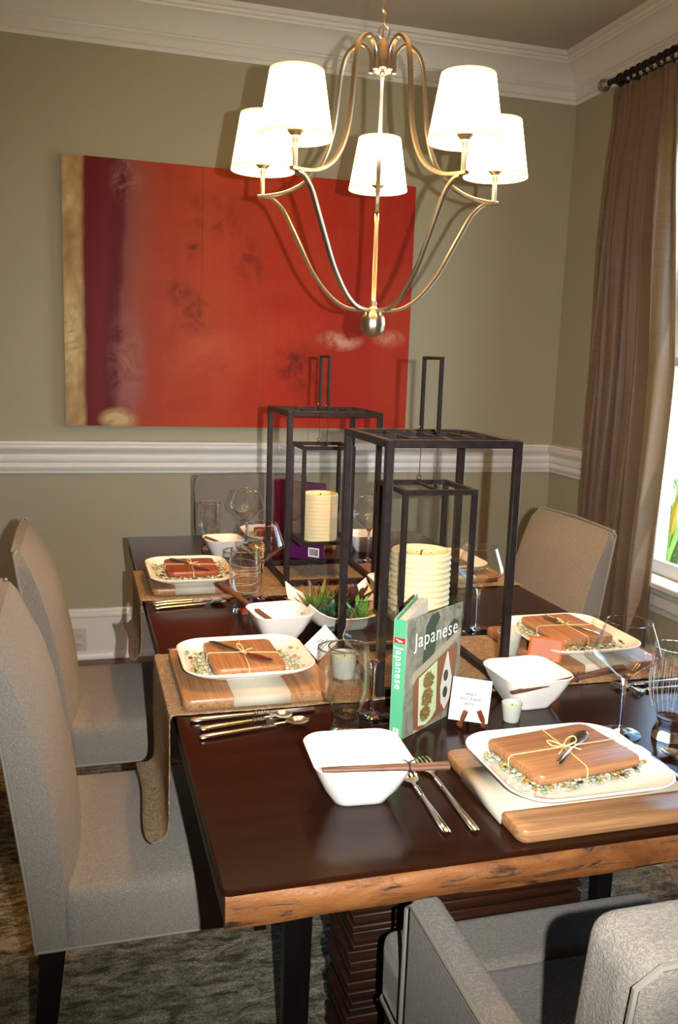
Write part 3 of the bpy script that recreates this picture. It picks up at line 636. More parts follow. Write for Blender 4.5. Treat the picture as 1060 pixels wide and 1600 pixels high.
# ================================================================= lanterns
def lantern(label, loc):
    t = thing('candle_lantern', label, 'lantern', loc, 0, 'tall open-frame lanterns on the table'); h = .1425; b = .0155; H = .510
    for sx in (-1, 1):
        for sy in (-1, 1):
            x, y = sx * (h - b / 2), sy * (h - b / 2)
            obj('post', MB().box(x - b / 2, x + b / 2, y - b / 2, y + b / 2, 0, H - .001), M['iron'], t, bevel=.0012, seg=1)
    for z in (0.0005, H - b):
        for s in (-1, 1):
            obj('rail', MB().box(-h + b, h - b, s * (h - b / 2) - b / 2, s * (h - b / 2) + b / 2, z, z + b), M['iron'], t, bevel=.0012, seg=1)
            obj('rail', MB().box(s * (h - b / 2) - b / 2, s * (h - b / 2) + b / 2, -h + b, h - b, z, z + b), M['iron'], t, bevel=.0012, seg=1)
    q = MB(); g = .070; w = .008; z0, z1 = H - .011, H - .001
    for s in (-1, 1): q.box(-g, g, s * g - w / 2, s * g + w / 2, z0, z1).box(s * g - w / 2, s * g + w / 2, -g, g, z0, z1).box(-w / 2, w / 2, s * g, s * (h - b), z0, z1).box(s * g, s * (h - b), -w / 2, w / 2, z0, z1)
    obj('top_grid', q, M['iron'], t)
    obj('grid_bar', MB().box(-.004, .004, -g, g, z0, z1), M['iron'], t)
    q = MB(); hy = .047; a = .0078
    q.box(-a / 2, a / 2, -hy - a / 2, -hy + a / 2, H - .002, H + .152).box(-a / 2, a / 2, hy - a / 2, hy + a / 2, H - .002, H + .152).box(-a / 2, a / 2, -hy - a / 2, hy + a / 2, H + .152, H + .159)
    hd = obj('handle', q, M['iron'], t, bevel=.0008, seg=1)
    for s in (-1, 1): obj('rivet', MB().ball((-.0045, s * hy, H + .012), .0028, 8, 5), M['silver'], hd)
    for s in (-1, 1):
        obj('hanging_wire', MB().tube([(0, s * hy, H - .006), (.001, s * hy, H - .05), (0, s * hy, H - .092)], .0009, 6), M['iron'], t)
        obj('wire_ring', MB().tube([(.0045 * math.cos(v), s * hy, H - .097 + .0045 * math.sin(v)) for v in [2 * PI * k / 14 for k in range(15)]], .001, 6), M['iron'], t)
    # hanging inner box of glass
    w2 = .0805; c = .0105; zt, zb = .404, .107; q = MB()
    for sx in (-1, 1):
        for sy in (-1, 1): q.box(sx * w2, sx * (w2 - c), sy * w2, sy * (w2 - c), zb, zt)
    for z in (zb, zt - c):
        for s in (-1, 1): q.box(-w2 + c, w2 - c, s * w2, s * (w2 - c), z, z + c).box(s * w2, s * (w2 - c), -w2 + c, w2 - c, z, z + c)
    q.box(-w2 + c, w2 - c, -w2 + c, w2 - c, zb, zb + .003)
    ib = obj('inner_frame', q, M['iron'], t)
    for s in (-1, 1):
        obj('glass_pane', MB().box(-w2 + c, w2 - c, s * (w2 - .004), s * (w2 - .0055), zb + c, zt - c), M['pane'], ib, smooth=False)
        obj('glass_pane', MB().box(s * (w2 - .004), s * (w2 - .0055), -w2 + c, w2 - c, zb + c, zt - c), M['pane'], ib, smooth=False)
    obj('hook', MB().box(-.002, .002, -hy - .002, -hy + .002, zt - .002, zt + .005).box(-.002, .002, hy - .002, hy + .002, zt - .002, zt + .005).box(-.003, .003, -w2 + c, w2 - c, zt - .006, zt - .001), M['iron'], ib)
    return t
L1P, L2P = (.698, 1.7055, T + .0035), (.708, 2.5765, T + .0035)
lantern('nearer tall dark iron lantern, a ribbed candle in its hanging glass box', L1P)
lantern('farther tall dark iron lantern, standing behind the succulents', L2P)
def candle(label, loc, r, h, ribs):
    t = thing('pillar_candle', label, 'candle', loc, 0, 'pillar candles inside the lanterns'); prof = [(.0, 0), (r * .97, 0)]; n = 60
    for i in range(n + 1):
        z = .002 + (h - .006) * i / n; k = math.sin(i / n * 2 * PI * 12)
        prof.append((r * (1 + (.035 if ribs else .006) * (abs(k) ** 1.3 * (1 if k > 0 else -.6))), z))
    prof += [(r * .97, h), (r * .90, h), (r * .84, h - .004), (r * .78, h - .010), (r * .3, h - .013), (.0005, h - .013)]
    obj('wax', MB().lathe(prof, 48), M['candle'], t, ang=70); obj('wick', MB().tube([(0, 0, h - .014), (.001, 0, h - .005), (.004, 0, h - .001)], .0014, 6), M['wick'], t)
    rd = random.Random(3); q = MB()
    for _ in range(6): a = rd.uniform(0, 6.3); q.ball((.5 * r * math.cos(a), .5 * r * math.sin(a), h - .011), .0012, 6, 4)
    obj('soot_specks', q, M['wick'], t)
candle('ivory pillar candle with ribbed sides, in the nearer lantern', (L1P[0] - .006, L1P[1], T + .0035 + .1105), .0635, .155, True)
candle('smooth ivory pillar candle, in the farther lantern', (L2P[0] - .004, L2P[1], T + .0035 + .1105), .056, .144, False)

# ================================================================= runners
def runner(label, y0, y1, zl, curlx, group='burlap runners across the table'):
    prof = [(curlx - .004, zl + .012), (curlx, zl + .005), (curlx + .012, zl), (.140, zl + .002), (.151, zl + .014), (.155, zl + .04), (.154, zl + .10), (.152, T - .02), (.156, T - .003), (.166, T + .0012)]
    prof += [(.30, T + .0010), (.7, T + .0010), (1.1, T + .0010), (1.277, T + .0012), (1.288, T - .003), (1.293, T - .02), (1.292, T - .15), (1.296, T - .27)]
    P = catmull([Vector((a, 0, b)) for a, b in prof], 7); n = 64; rd = random.Random(int(y0 * 100)); rings = []
    fr = [[rd.uniform(-.0022, .0022) for _ in P] for _ in range(2)]
    for k, p in enumerate(P):
        ring = []
        flat = 1 if p.z > T else 0
        for i in range(n + 1):
            s = i / n; yy = y0 + (y1 - y0) * s
            if i == 0: yy += fr[0][k]
            if i == n: yy += fr[1][k]
            wx = 0 if flat else .004 * math.sin(s * 5 + p.z * 9) * min(1, (T - p.z) * 8)
            ins = .035 * max(0, 1 - k / 12) ** 1.5; yy += ins * (1 - 2 * s)
            ring.append((p.x + wx if p.x > .1 or not flat else p.x, yy, p.z + (rd.uniform(0, .0006) if flat else 0)))
        rings.append(ring)
    q = MB().loft(rings, False, False, closed=False); o = obj('table_runner', q, M['burlap'], ang=80)
    md = o.modifiers.new('sol', 'SOLIDIFY'); md.thickness = .0016; md.offset = 1
    return tag(o, label, 'table runner', group)
runner('nearer burlap runner, under the nearer lantern, its end curled above the nearest seat', 1.556, 1.905, .517, .114)
runner('farther burlap runner, lying under the farther lantern', 2.352, 2.700, .602, .126)
TR = T + .0032      # top of a runner

# ================================================================= place settings
def board(label, cx, cy, w, d, z, rz, mt, group, band=(-.055, .055), th=.020, name='serving_board'):
    t = thing(name, label, 'board', (cx, cy, z), rz, group)
    obj('wood', MB().loft([rr(w - .006, d - .006, .014, 0, 5), rr(w, d, .017, .004, 5), rr(w, d, .017, th - .004, 5), rr(w - .003, d - .003, .0155, th - .001, 5), rr(w - .008, d - .008, .013, th, 5)]), mt, t)
    if band:
        b0, b1 = band; e = .0012; q = MB(); xo = w / 2 + e
        loop = [(-xo, .002), (-xo, th - .002), (-xo + .003, th + e), (xo - .003, th + e), (xo, th - .002), (xo, .002)]
        q.loft([[(a, b0, c) for a, c in loop], [(a, b1, c) for a, c in loop]], False, False, closed=False)
        o = obj('linen_band', q, M['linen'], t, ang=70); md = o.modifiers.new('sol', 'SOLIDIFY'); md.thickness = .001; md.offset = 1
    return t
def small_board(label, cx, cy, w, d, z, rz, mt, stamp=None):
    t = board(label, cx, cy, w, d, z, rz, mt, 'small tied boards on the plates', None, .0165, 'cheese_board'); th = .0165
    q = MB(); e = .0014; r_ = .0011
    q.tube([(-w / 2 - e, .004, .0), (-w / 2 - e, .004, th - .002), (-w / 2 + .004, .004, th + e), (0, 0, th + e * 1.3), (w / 2 - .004, -.004, th + e), (w / 2 + e, -.004, th - .002), (w / 2 + e, -.004, 0)], r_, 6)
    q.tube([(-.012, -d / 2 - e, 0), (-.012, -d / 2 - e, th - .002), (-.011, -d / 2 + .004, th + e), (0, 0, th + e * 1.6), (.010, d / 2 - .004, th + e), (.010, d / 2 + e, th - .002), (.010, d / 2 + e, 0)], r_, 6)
    tie = obj('raffia_tie', q, M['raffia'], t)
    q = MB()
    for s in (-1, 1):
        q.tube(catmull([(0, 0, th + .003), (s * .014, .010, th + .009), (s * .027, .009, th + .012), (s * .024, -.001, th + .008), (s * .008, -.001, th + .004), (0, 0, th + .003)], 5), .0012, 6)
        q.tube(catmull([(0, 0, th + .003), (s * .010, -.010, th + .004), (s * .022 - .004, -.022, th + .0035)], 5), .0012, 6)
    q.ball((0, 0, th + .004), .0032, 8, 6); obj('bow', q, M['raffia'], tie)
    if stamp: text('burnt_mark', stamp, .013, M['stamp'], t, (-.045 if w > .1 else 0, -d * .32, th + .0004), (0, 0, 0), shear=.3)
    return t
def plate(label, cx, cy, w, d, z, rz):
    t = thing('square_plate', label, 'plate', (cx, cy, z), rz, 'white rounded-square plates on the boards')
    r = .055
    rg = [rr(w * .62, d * .62, .03, .0, 8), rr(w * .64, d * .64, .032, .002, 8), rr(w * .68, d * .68, .038, .006, 8), rr(w * .90, d * .90, .050, .016, 8, bulge=.01), rr(w, d, r, .0255, 8, bulge=.02), rr(w + .001, d + .001, r, .0275, 8, bulge=.02), rr(w - .003, d - .003, r, .0285, 8, bulge=.02)]
    o = obj('plate_body', MB().loft(rg + [rr(w - .008, d - .008, r - .003, .0262, 8, bulge=.02), rr(w * .85, d * .85, .047, .017, 8, bulge=.01), rr(w * .72, d * .72, .04, .0100, 8), rr(w * .66, d * .66, .034, .0085, 8), rr(w * .3, d * .3, .03, .0083, 8)]), M['china'], t, ang=60)
    return t
def pebbles(label, cx, cy, w, d, z, rz, n, seed, pl=(.262, .238, 0, 0)):
    rd = random.Random(seed); q = MB(); mt = Matrix.Rotation(rz, 4, 'Z')
    def one(x, y, zz, r):
        v = mt @ Vector((x, y, 0)); tq = max(abs(v.x + pl[2]) / (pl[0] / 2), abs(v.y + pl[3]) / (pl[1] / 2))
        if tq > .90: return
        for (a0, b0), (a1, b1) in zip(((0, 0), (.66, .0002), (.72, .0017), (.85, .0087)), ((.66, .0002), (.72, .0017), (.85, .0087), (1, .020))):
            if a0 <= tq <= a1: zz += b0 + (b1 - b0) * (tq - a0) / (a1 - a0)
        k = 7; rings = []
        for rr_, hh in ((.75, .12), (1, .45), (.62, .88)): rings.append([(x + r * rr_ * math.cos(2 * PI * j / k), y + r * rr_ * math.sin(2 * PI * j / k), zz + r * 1.1 * hh) for j in range(k)])
        q.loft(rings, True, True, rd.choices(range(5), (5, 6, 3, 5, 1))[0], mt)
    for i in range(n):
        e = rd.random(); a, b = w / 2, d / 2
        s = rd.uniform(-1, 1); o_ = abs(rd.gauss(0, .0085)) - .004
        if e < .25: x, y = s * a, b + o_ * .7
        elif e < .5: x, y = s * a, -b - o_ * .7
        elif e < .75: x, y = a + o_ * 1.7, s * b
        else: x, y = -a - o_ * 1.7, s * b
        one(x, y, rd.choice((0, .0006, .0045)) if o_ < .006 else 0, rd.uniform(.0032, .0052))
    for i in range(n // 3): one(rd.uniform(-w / 2, w / 2) * .95, rd.uniform(-d / 2, d / 2) * .95, .0, rd.uniform(.003, .0045))
    o = obj('glass_pebbles', q, M['peb'], ang=60); o.location = (cx, cy, z); return tag(o, label, 'pebbles', 'glass pebbles under the small boards', 'stuff')
def spreader(label, a, b, z, group='spreaders tied on the small boards'):
    """a: butt of the handle, b: tip of the blade"""
    a, b = Vector((*a, 0)), Vector((*b, 0)); L = (b - a).length; t = thing('spreader_knife', label, 'knife', (a.x, a.y, z), math.atan2((b - a).y, (b - a).x), group)
    P = [(0, 0, .0055), (.012, 0, .0062), (L * .3, 0, .0056), (L * .48, 0, .0048)]; obj('handle', MB().tube(P, [.0028, .0052, .0046, .0026], 10, flat=.8), M['silver'], t)
    q = MB(); rings = []
    for s, w in ((.48, .0024), (.55, .0045), (.65, .0090), (.78, .0115), (.9, .0105), (.97, .006), (1.0, .0012)):
        x = L * s; rings.append([(x, -w, .0048), (x, 0, .0058), (x, w, .0048), (x, 0, .0040)])
    obj('blade', q.loft(rings), M['silver'], t); return t
def flat_piece(kind, label, a, b, z, group):
    a, b = Vector((*a, 0)), Vector((*b, 0)); L = (b - a).length; names = {'fork': 'dinner_fork', 'knife': 'dinner_knife', 'spoon': 'dinner_spoon'}
    t = thing(names[kind], label, kind, (a.x, a.y, z), math.atan2((b - a).y, (b - a).x), group); z0 = .0042
    hl = {'fork': .56, 'knife': .50, 'spoon': .55}[kind] * L
    rings = []
    for s, w, h in ((0, .0045, .0028), (.03, .0066, .0036), (.2, .0070, .0040), (.55, .0054, .0040), (.85, .0040, .0036), (1.0, .0040, .0036)):
        rings.append([(hl * s, w * math.cos(v), z0 + h * math.sin(v)) for v in [2 * PI * j / 12 for j in range(12)]])
    obj('handle', MB().loft(rings), M['silver'], t, ang=60)
    q = MB()
    for k in range(5): q.ball((hl + .004 + k * .0055, 0, z0), .0052, 10, 6, sc=(.62, 1, .85))
    obj('collar', q, M['silver'], t); x0 = hl + .028
    if kind == 'fork':
        nl = L - x0; q = MB(); rings = []
        for s, w in ((-.05, .0032), (.16, .0026), (.24, .0045), (.34, .0110), (.44, .0135), (.50, .0138)):
            x = x0 + nl * s; rings.append([(x, -w, z0), (x, w, z0), (x, w, z0 + .0016), (x, -w, z0 + .0016)])
        hd = obj('head', q.loft(rings), M['silver'], t)
        for k in range(4):
            y = -.0114 + k * .0076; rr_ = []
            for s in (.49, .62, .78, .92, 1.0):
                x = x0 + nl * s; w = .0019 if s < .95 else .0009; zz = z0 + .0035 * math.sin((s - .49) / .51 * PI)
                rr_.append([(x, y - w, zz), (x, y + w, zz), (x, y + w, zz + .0015), (x, y - w, zz + .0015)])
            obj('tine', MB().loft(rr_), M['silver'], hd)
    elif kind == 'spoon':
        nl = L - x0; q = MB(); rings = []
        for s, w in ((-.05, .003), (.2, .0024), (.32, .005), (.45, .014), (.6, .0185), (.75, .0180), (.9, .0115), (.98, .004), (1, .001)):
            x = x0 + nl * s; dp = .006 * math.sin(max(0, min(1, (s - .3) / .7)) * PI)
            rings.append([(x, -w, z0 + .002), (x, -w * .5, z0 + .002 - dp * .75), (x, 0, z0 + .002 - dp), (x, w * .5, z0 + .002 - dp * .75), (x, w, z0 + .002), (x, w * .5, z0 + .003 - dp * .75), (x, 0, z0 + .003 - dp), (x, -w * .5, z0 + .003 - dp * .75)])
        obj('bowl', q.loft(rings), M['silver'], t, ang=60).location = (0, 0, .0018)
    else:
        nl = L - x0; rings = []
        for s, w0, w1 in ((-.05, -.004, .004), (.06, -.0075, .0065), (.5, -.0095, .0070), (.8, -.0095, .0060), (.95, -.0055, .0058), (1, .002, .0045)):
            x = x0 + nl * s; rings.append([(x, w0, z0 - .0002), (x, w1, z0 - .0012), (x, w1, z0 + .0012), (x, w0, z0 + .0002)])
        obj('blade', MB().loft(rings), M['silver'], t)
    return t
def sbowl(label, cx, cy, w, h, rz, z=T):
    t = thing('square_bowl', label, 'bowl', (cx, cy, z), rz, 'white square bowls on the table'); k = .5
    out = [(.53, 0), (.56, .0008), (.59, .006), (.74, .34 * h), (.885, .70 * h), (1.0, h)]
    rg = [rr(w * s, w * s, .020 + .012 * i / 5, z_, 7, bulge=.03 * i / 5) for i, (s, z_) in enumerate(out)]
    inn = [(.975, h + .0012), (.95, h - .0008), (.845, .68 * h), (.70, .34 * h), (.56, .012), (.48, .006), (.2, .005)]
    rg += [rr(w * s, w * s, .030 - .002 * i, z_, 7, bulge=.03 * max(0, 1 - i / 4)) for i, (s, z_) in enumerate(inn)]
    obj('bowl_body', MB().loft(rg), M['china'], t, ang=60); return t
def sticks(label, a, za, b, zb, mt, tie=None, r0=.0050, r1=.0030, sep=.0075, group='chopsticks resting on the bowls'):
    A, B = Vector((*a, za)), Vector((*b, zb)); n = (B - A).cross(Vector((0, 0, 1))).normalized(); t = thing('chopsticks', label, 'chopsticks', tuple(A), 0, group)
    for s in (-1, 1):
        rdm = random.Random(s + 5); P = []; rad = []
        for k in range(9):
            u = k / 8; p = (B - A) * u + n * s * sep * .5 * (1 - .35 * u); p += Vector((0, 0, rdm.uniform(-.0005, .0005) if tie else 0)); P.append(p); rad.append((r0 + (r1 - r0) * u) * (rdm.uniform(.88, 1.12) if tie else 1))
        obj('stick', MB().tube(P, rad, 8), mt, t)
    if tie:
        c = (B - A) * tie; d = (B - A).normalized(); u = n; w = d.cross(u)
        o = MB(); o.tube([c + (u * math.cos(v) * (sep * .5 + r0) + w * math.sin(v) * (r0 + .001)) for v in [2 * PI * k / 16 for k in range(17)]], .0013, 6)
        for s in (-1, 1): o.tube([c - w * .004 * 0 + Vector((0, 0, r0)), c + Vector((0, 0, r0 + .005)) + d * s * .005, c + Vector((0, 0, r0 + .006)) + d * s * .009], .0008, 5)
        obj('cord_tie', o, M['cord'], t)
    return t
def wineglass(label, x, y, z=T):
    t = thing('wine_glass', label, 'wine glass', (x, y, z), 0, 'large angular wine glasses')
    obj('foot', MB().lathe([(.0375, .0006), (.0375, .0016), (.030, .0026), (.012, .0050), (.0045, .010), (.0045, .0105)], 40), M['glass'], t)
    obj('stem', MB().lathe([(.0044, .0100), (.0036, .02), (.0034, .05), (.0038, .09), (.006, .103), (.0095, .109)], 20), M['glass'], t)
    prof = [(.0005, .1085), (.010, .110), (.020, .117), (.036, .131), (.052, .144), (.0585, .151), (.0595, .156), (.058, .163), (.050, .186), (.0395, .214)]
    pr = [(p.x, p.z) for p in catmull([Vector((a, 0, b)) for a, b in prof], 4)]
    obj('bowl', MB().lathe(pr + [(.0390, .2145)], 56, cap0=False, cap1=False), M['tglass'], t, ang=80)
    obj('rim', MB().tube([(.0394 * math.cos(a), .0394 * math.sin(a), .2142) for a in [2 * PI * k / 48 for k in range(49)]], .0009, 6), M['glass'], t); return t
def tumbler(label, x, y, cut=None, s=1.0, z=T):
    t = thing('water_tumbler', label, 'glass', (x, y, z), 0, 'bulbous footed water glasses')
    obj('base', MB().lathe([(.0275, .0006), (.0285, .004), (.0270, .012), (.0232, .022), (.0215, .031), (.0225, .038), (.018, .036), (.010, .033), (.001, .032)], 36), M['glass'], t, ang=50)
    prof = [(.0215, .031), (.0235, .040), (.031, .056), (.0375, .075), (.0400, .095), (.0400, .115), (.0385, .140), (.0365, .163)]
    P = catmull([Vector((a, 0, b)) for a, b in prof], 4); obj('bowl', MB().lathe([(p.x, p.z) for p in P], 48, cap0=False, cap1=False), M['tglass'], t, ang=80)
    obj('inner_wall', MB().lathe([(max(.0005, p.x - .0022), p.z) for p in P] + [], 48, cap0=False, cap1=False), M['tglass'], t, ang=80)
    obj('rim', MB().tube([(.0355 * math.cos(a), .0355 * math.sin(a), .163) for a in [2 * PI * k / 40 for k in range(41)]], .0013, 7), M['glass'], t)
    def rad(zz):
        for p, q_ in zip(P, P[1:]):
            if p.z <= zz <= q_.z: return p.x + (q_.x - p.x) * (zz - p.z) / (q_.z - p.z)
        return .037
    q = MB()
    if cut == 'v':
        for k in range(26):
            a = 2 * PI * k / 26; top = .150 - .012 * (k % 3); P2 = [((rad(zz) + .0001) * math.cos(a), (rad(zz) + .0001) * math.sin(a), zz) for zz in [.055 + (top - .055) * j / 9 for j in range(10)]]; q.tube(P2, .00032, 4)
    elif cut == 'h':
        for zz in (.062, .082, .104, .128): q.tube([((rad(zz) + .0001) * math.cos(a), (rad(zz) + .0001) * math.sin(a), zz + .005 * math.sin(a + zz * 90)) for a in [2 * PI * k / 40 for k in range(41)]], .00042, 5)
    else:
        for k in range(12): q.tube([((rad(.118 + k * .0022) + .0001) * math.cos(a), (rad(.118 + k * .0022) + .0001) * math.sin(a), .118 + k * .0022) for a in [-2.6 + 1.3 * j / 10 for j in range(11)]], .00011, 4)
    obj('cut_lines', q, M['etch'], t, smooth=False)
    if s != 1: t.scale = (s, s, s)
    return t
def votive(label, x, y, s=1.0, z=T):
    t = thing('votive_candle', label, 'votive candle', (x, y, z), 0, 'small frosted glass votives'); w, h = .0195 * s, .036 * s
    obj('cup', MB().lathe([(w * .72, .0005), (w * .76, .002), (w * 1.0, h), (w * .93, h + .0004), (w * .80, h * .5), (w * .70, .004), (.0005, .0035)], 32), M['votglass'], t)
    obj('wax', MB().lathe([(w * .68, .0045), (w * .77, h * .5), (w * .86, h * .78), (.001, h * .79)], 28), M['wax'], t); obj('wick', MB().tube([(0, 0, h * .78), (.001, 0, h * .92)], .0007, 5), M['wick'], t); return t

def bz(n): return T if n else TR
# -- near setting (armchair): board straight on the table
zb = T + .0004
b_ = board('bamboo board at the near end, with a linen band at its left end', .7385, 1.145, .318, .270, zb, 0, M['bamboo'], 'bamboo serving boards under the plates', (-.080, .060))
plate('white plate nearest the camera, holding a wide bamboo board', .7330, 1.152, .275, .242, zb + .0215, 0)
def setting_top(zb_): return zb_ + .0215
zp = zb + .0215 + .0092
pebbles('pale green and amber glass pebbles spilling on the near plate', .738, 1.170, .190, .135, zp, R(8), 360, 11, (.275, .242, .005, .018))
small_board('small bamboo board tied with raffia, on the near plate', .741, 1.177, .203, .146, zp + .0068, R(8), M['bamboo2'], None)
spreader('silver spreader tied diagonally on the nearest small board', (.695, 1.115), (.806, 1.220), zp + .0068 + .0165)
# -- left near setting
zb = TR
board('bamboo board on the nearer runner at the left, linen band facing the camera', .3275, 1.722, .305, .298, zb, PI / 2, M['bamboo'], 'bamboo serving boards under the plates')
plate('white plate on the left side, on the nearer runner', .322, 1.733, .262, .236, zb + .0215, 0)
zp = zb + .0307
pebbles('heap of green and amber pebbles on the left nearer plate', .3175, 1.722, .176, .145, zp, 0, 360, 12, (.262, .236, -.0075, -.018))
small_board('small pale board with a burnt mark, on the left nearer plate', .3175, 1.7225, .180, .145, zp + .0068, PI / 2, M['bamboo2'], None)
spreader('spreader tied on the small board of the left nearer plate', (.258, 1.792), (.364, 1.650), zp + .0233)
# -- left far setting
board('bamboo board on the farther runner at the left', .3025, 2.552, .325, .235, zb, PI / 2, M['bamboo'], 'bamboo serving boards under the plates')
plate('white plate on the left side, on the farther runner', .300, 2.515, .235, .300, zb + .0215, 0)
pebbles('pebbles around the dark red board on the left farther plate', .308, 2.528, .172, .16, zp, 0, 320, 13, (.235, .300, .005, .002))
small_board('small dark red-brown board on the left farther plate', .308, 2.528, .172, .146, zp + .0068, PI / 2, M['redwood'], None)
spreader('spreader lying on the dark red board at left', (.252, 2.585), (.350, 2.440), zp + .0233)
# -- right near setting
board('bamboo board on the nearer runner at the right', 1.100, 1.755, .31, .29, zb, PI / 2, M['bamboo'], 'bamboo serving boards under the plates')
plate('white plate on the right side, behind the near wine glass', 1.092, 1.752, .25, .275, zb + .0215, 0)
pebbles('pebbles under the tied board on the right nearer plate', 1.098, 1.765, .185, .155, zp, PI / 2 + R(3), 330, 14, (.25, .275, .006, .013))
small_board('small bamboo board on the right nearer plate, behind the orange card', 1.100, 1.778, .190, .142, zp + .0068, PI / 2 + R(3), M['bamboo2'], None)
spreader('spreader tied on the small board of the right nearer plate', (1.132, 1.687), (1.076, 1.846), zp + .0233)
# -- right far setting
board('bamboo board on the farther runner at the right, behind the lantern', 1.10, 2.545, .31, .27, zb, PI / 2, M['bamboo'], 'bamboo serving boards under the plates')
plate('white plate on the right side, on the farther runner', 1.095, 2.545, .25, .27, zb + .0215, 0)
pebbles('pebbles on the right farther plate, seen behind the glass box', 1.08, 2.50, .15, .18, zp, 0, 220, 15)
small_board('small red-brown board on the right farther plate', 1.08, 2.50, .18, .145, zp + .0068, PI / 2, M['redwood'], None)
# -- far head setting
zb = T + .0004; zp = zb + .0307
board('bamboo board at the far head of the table', .715, 3.06, .31, .28, zb, PI, M['bamboo'], 'bamboo serving boards under the plates')
plate('white plate at the far head, beside the purple book', .690, 3.05, .27, .24, zb + .0215, 0)
pebbles('pebbles on the plate at the far head of the table', .69, 3.03, .185, .14, zp, 0, 220, 16)
small_board('small red-brown board on the far head plate', .69, 3.03, .182, .145, zp + .0068, PI, M['redwood'], None)

# bowls and chopsticks
sbowl('white square bowl nearest the camera, front left of the table', .4030, 1.2080, .152, .068, R(-4))
sbowl('white square bowl behind the small white votive', .8450, 1.4920, .145, .068, R(3))
sbowl('white square bowl beside the succulents, a plain brown chopstick in it', .4530, 1.9920, .142, .066, R(6))
sbowl('white square bowl at the far left, behind the round water glasses', .458, 2.890, .128, .060, R(4))
sbowl('white square bowl at the far end between the two lanterns', .965, 2.905, .135, .062, R(-4))
sbowl('white square bowl behind the ribbed candle at right', .845, 2.26, .14, .062, 0)
sticks('pair of rough twig chopsticks tied with black cord, on the nearest bowl', (.515, 1.118), T + .0745, (.330, 1.148), T + .073, M['choptw'], .32)
sticks('pair of rough twig chopsticks on the bowl by the orange card', (1.035, 1.448), T + .0745, (.775, 1.420), T + .052, M['choptw'], .45)
sticks('plain dark brown chopsticks leaning into the bowl beside the succulents', (.342, 2.190), T + .083, (.452, 1.965), T + .030, M['chopd'], None, .0050, .0040, .008)
sticks('dark chopsticks in the far left bowl', (.395, 2.885), T + .066, (.49, 2.87), T + .030, M['chopd'], None, .0042, .0034, .006)
# cutlery
GF = 'silver cutlery with twisted collars'
flat_piece('fork', 'shorter fork left of the two, beside the nearest bowl', (.491, 1.056), (.4985, 1.254), T, GF)
flat_piece('fork', 'longer fork right of the pair, under the twig chopsticks', (.533, 1.051), (.5405, 1.294), T, GF)
flat_piece('knife', 'dinner knife left of the table, along the nearer runner', (.185, 1.524), (.423, 1.534), T, GF)
flat_piece('spoon', 'upper of two spoons below the knife at left', (.197, 1.482), (.372, 1.513), T, GF)
flat_piece('spoon', 'lower of two spoons at left, nearest the camera', (.192, 1.447), (.397, 1.482), T, GF)
flat_piece('knife', 'dinner knife along the farther runner at left', (.180, 2.326), (.395, 2.340), T, GF)
flat_piece('spoon', 'upper spoon beside the farther runner at left', (.180, 2.300), (.370, 2.322), T, GF)
flat_piece('spoon', 'lower spoon beside the farther runner at left', (.182, 2.268), (.375, 2.300), T, GF)
flat_piece('fork', 'fork mostly hidden behind the left nearer board', (.182, 1.915), (.350, 1.925), TR, GF)
flat_piece('fork', 'fork mostly hidden behind the left farther board', (.180, 2.722), (.360, 2.730), T, GF)
flat_piece('fork', 'fork beside the nearer runner, seen through the near wine glass', (1.245, 1.530), (1.065, 1.522), T, GF)
flat_piece('fork', 'smaller fork in front of the other, seen through the near wine glass', (1.240, 1.490), (1.085, 1.492), T, GF)
flat_piece('knife', 'dinner knife right of the near plate, running out of frame', (.930, 1.060), (.9350, 1.262), T, GF)
flat_piece('spoon', 'spoon at the right frame edge beside the near plate', (.972, 1.055), (.9760, 1.232), T, GF)
# glasses
wineglass('wine glass between the green book and the left tumbler', .5180, 1.480)
wineglass('wine glass at the right front, behind the near plate', .9430, 1.315)
wineglass('wine glass behind the nearer lantern at right', .9530, 1.952)
wineglass('wine glass behind the round water glass at left', .4770, 2.325)
wineglass('wine glass in front of the far head chair', .5480, 2.950)
wineglass('wine glass between the two lanterns, farther right', .9200, 2.735)
tumbler('water glass with fine grooves, in front of the left wine glass', .4490, 1.420, None)
tumbler('water glass with vertical cut lines at the right frame edge', 1.0230, 1.282, 'v', 1.06)
tumbler('water glass with ring cuts, behind the plain chopstick', .4080, 2.215, 'h', 1.02)
tumbler('water glass in front of the far head chair, at its left', .4280, 3.000, None)
# votives
votive('white votive in front of the near square bowls, by the question card', .7720, 1.412)
votive('greenish votive behind the left water glass', .525, 1.690, 1.45, TR)
votive('greenish votive beside the orange card', .9440, 1.762, 1.45, TR)

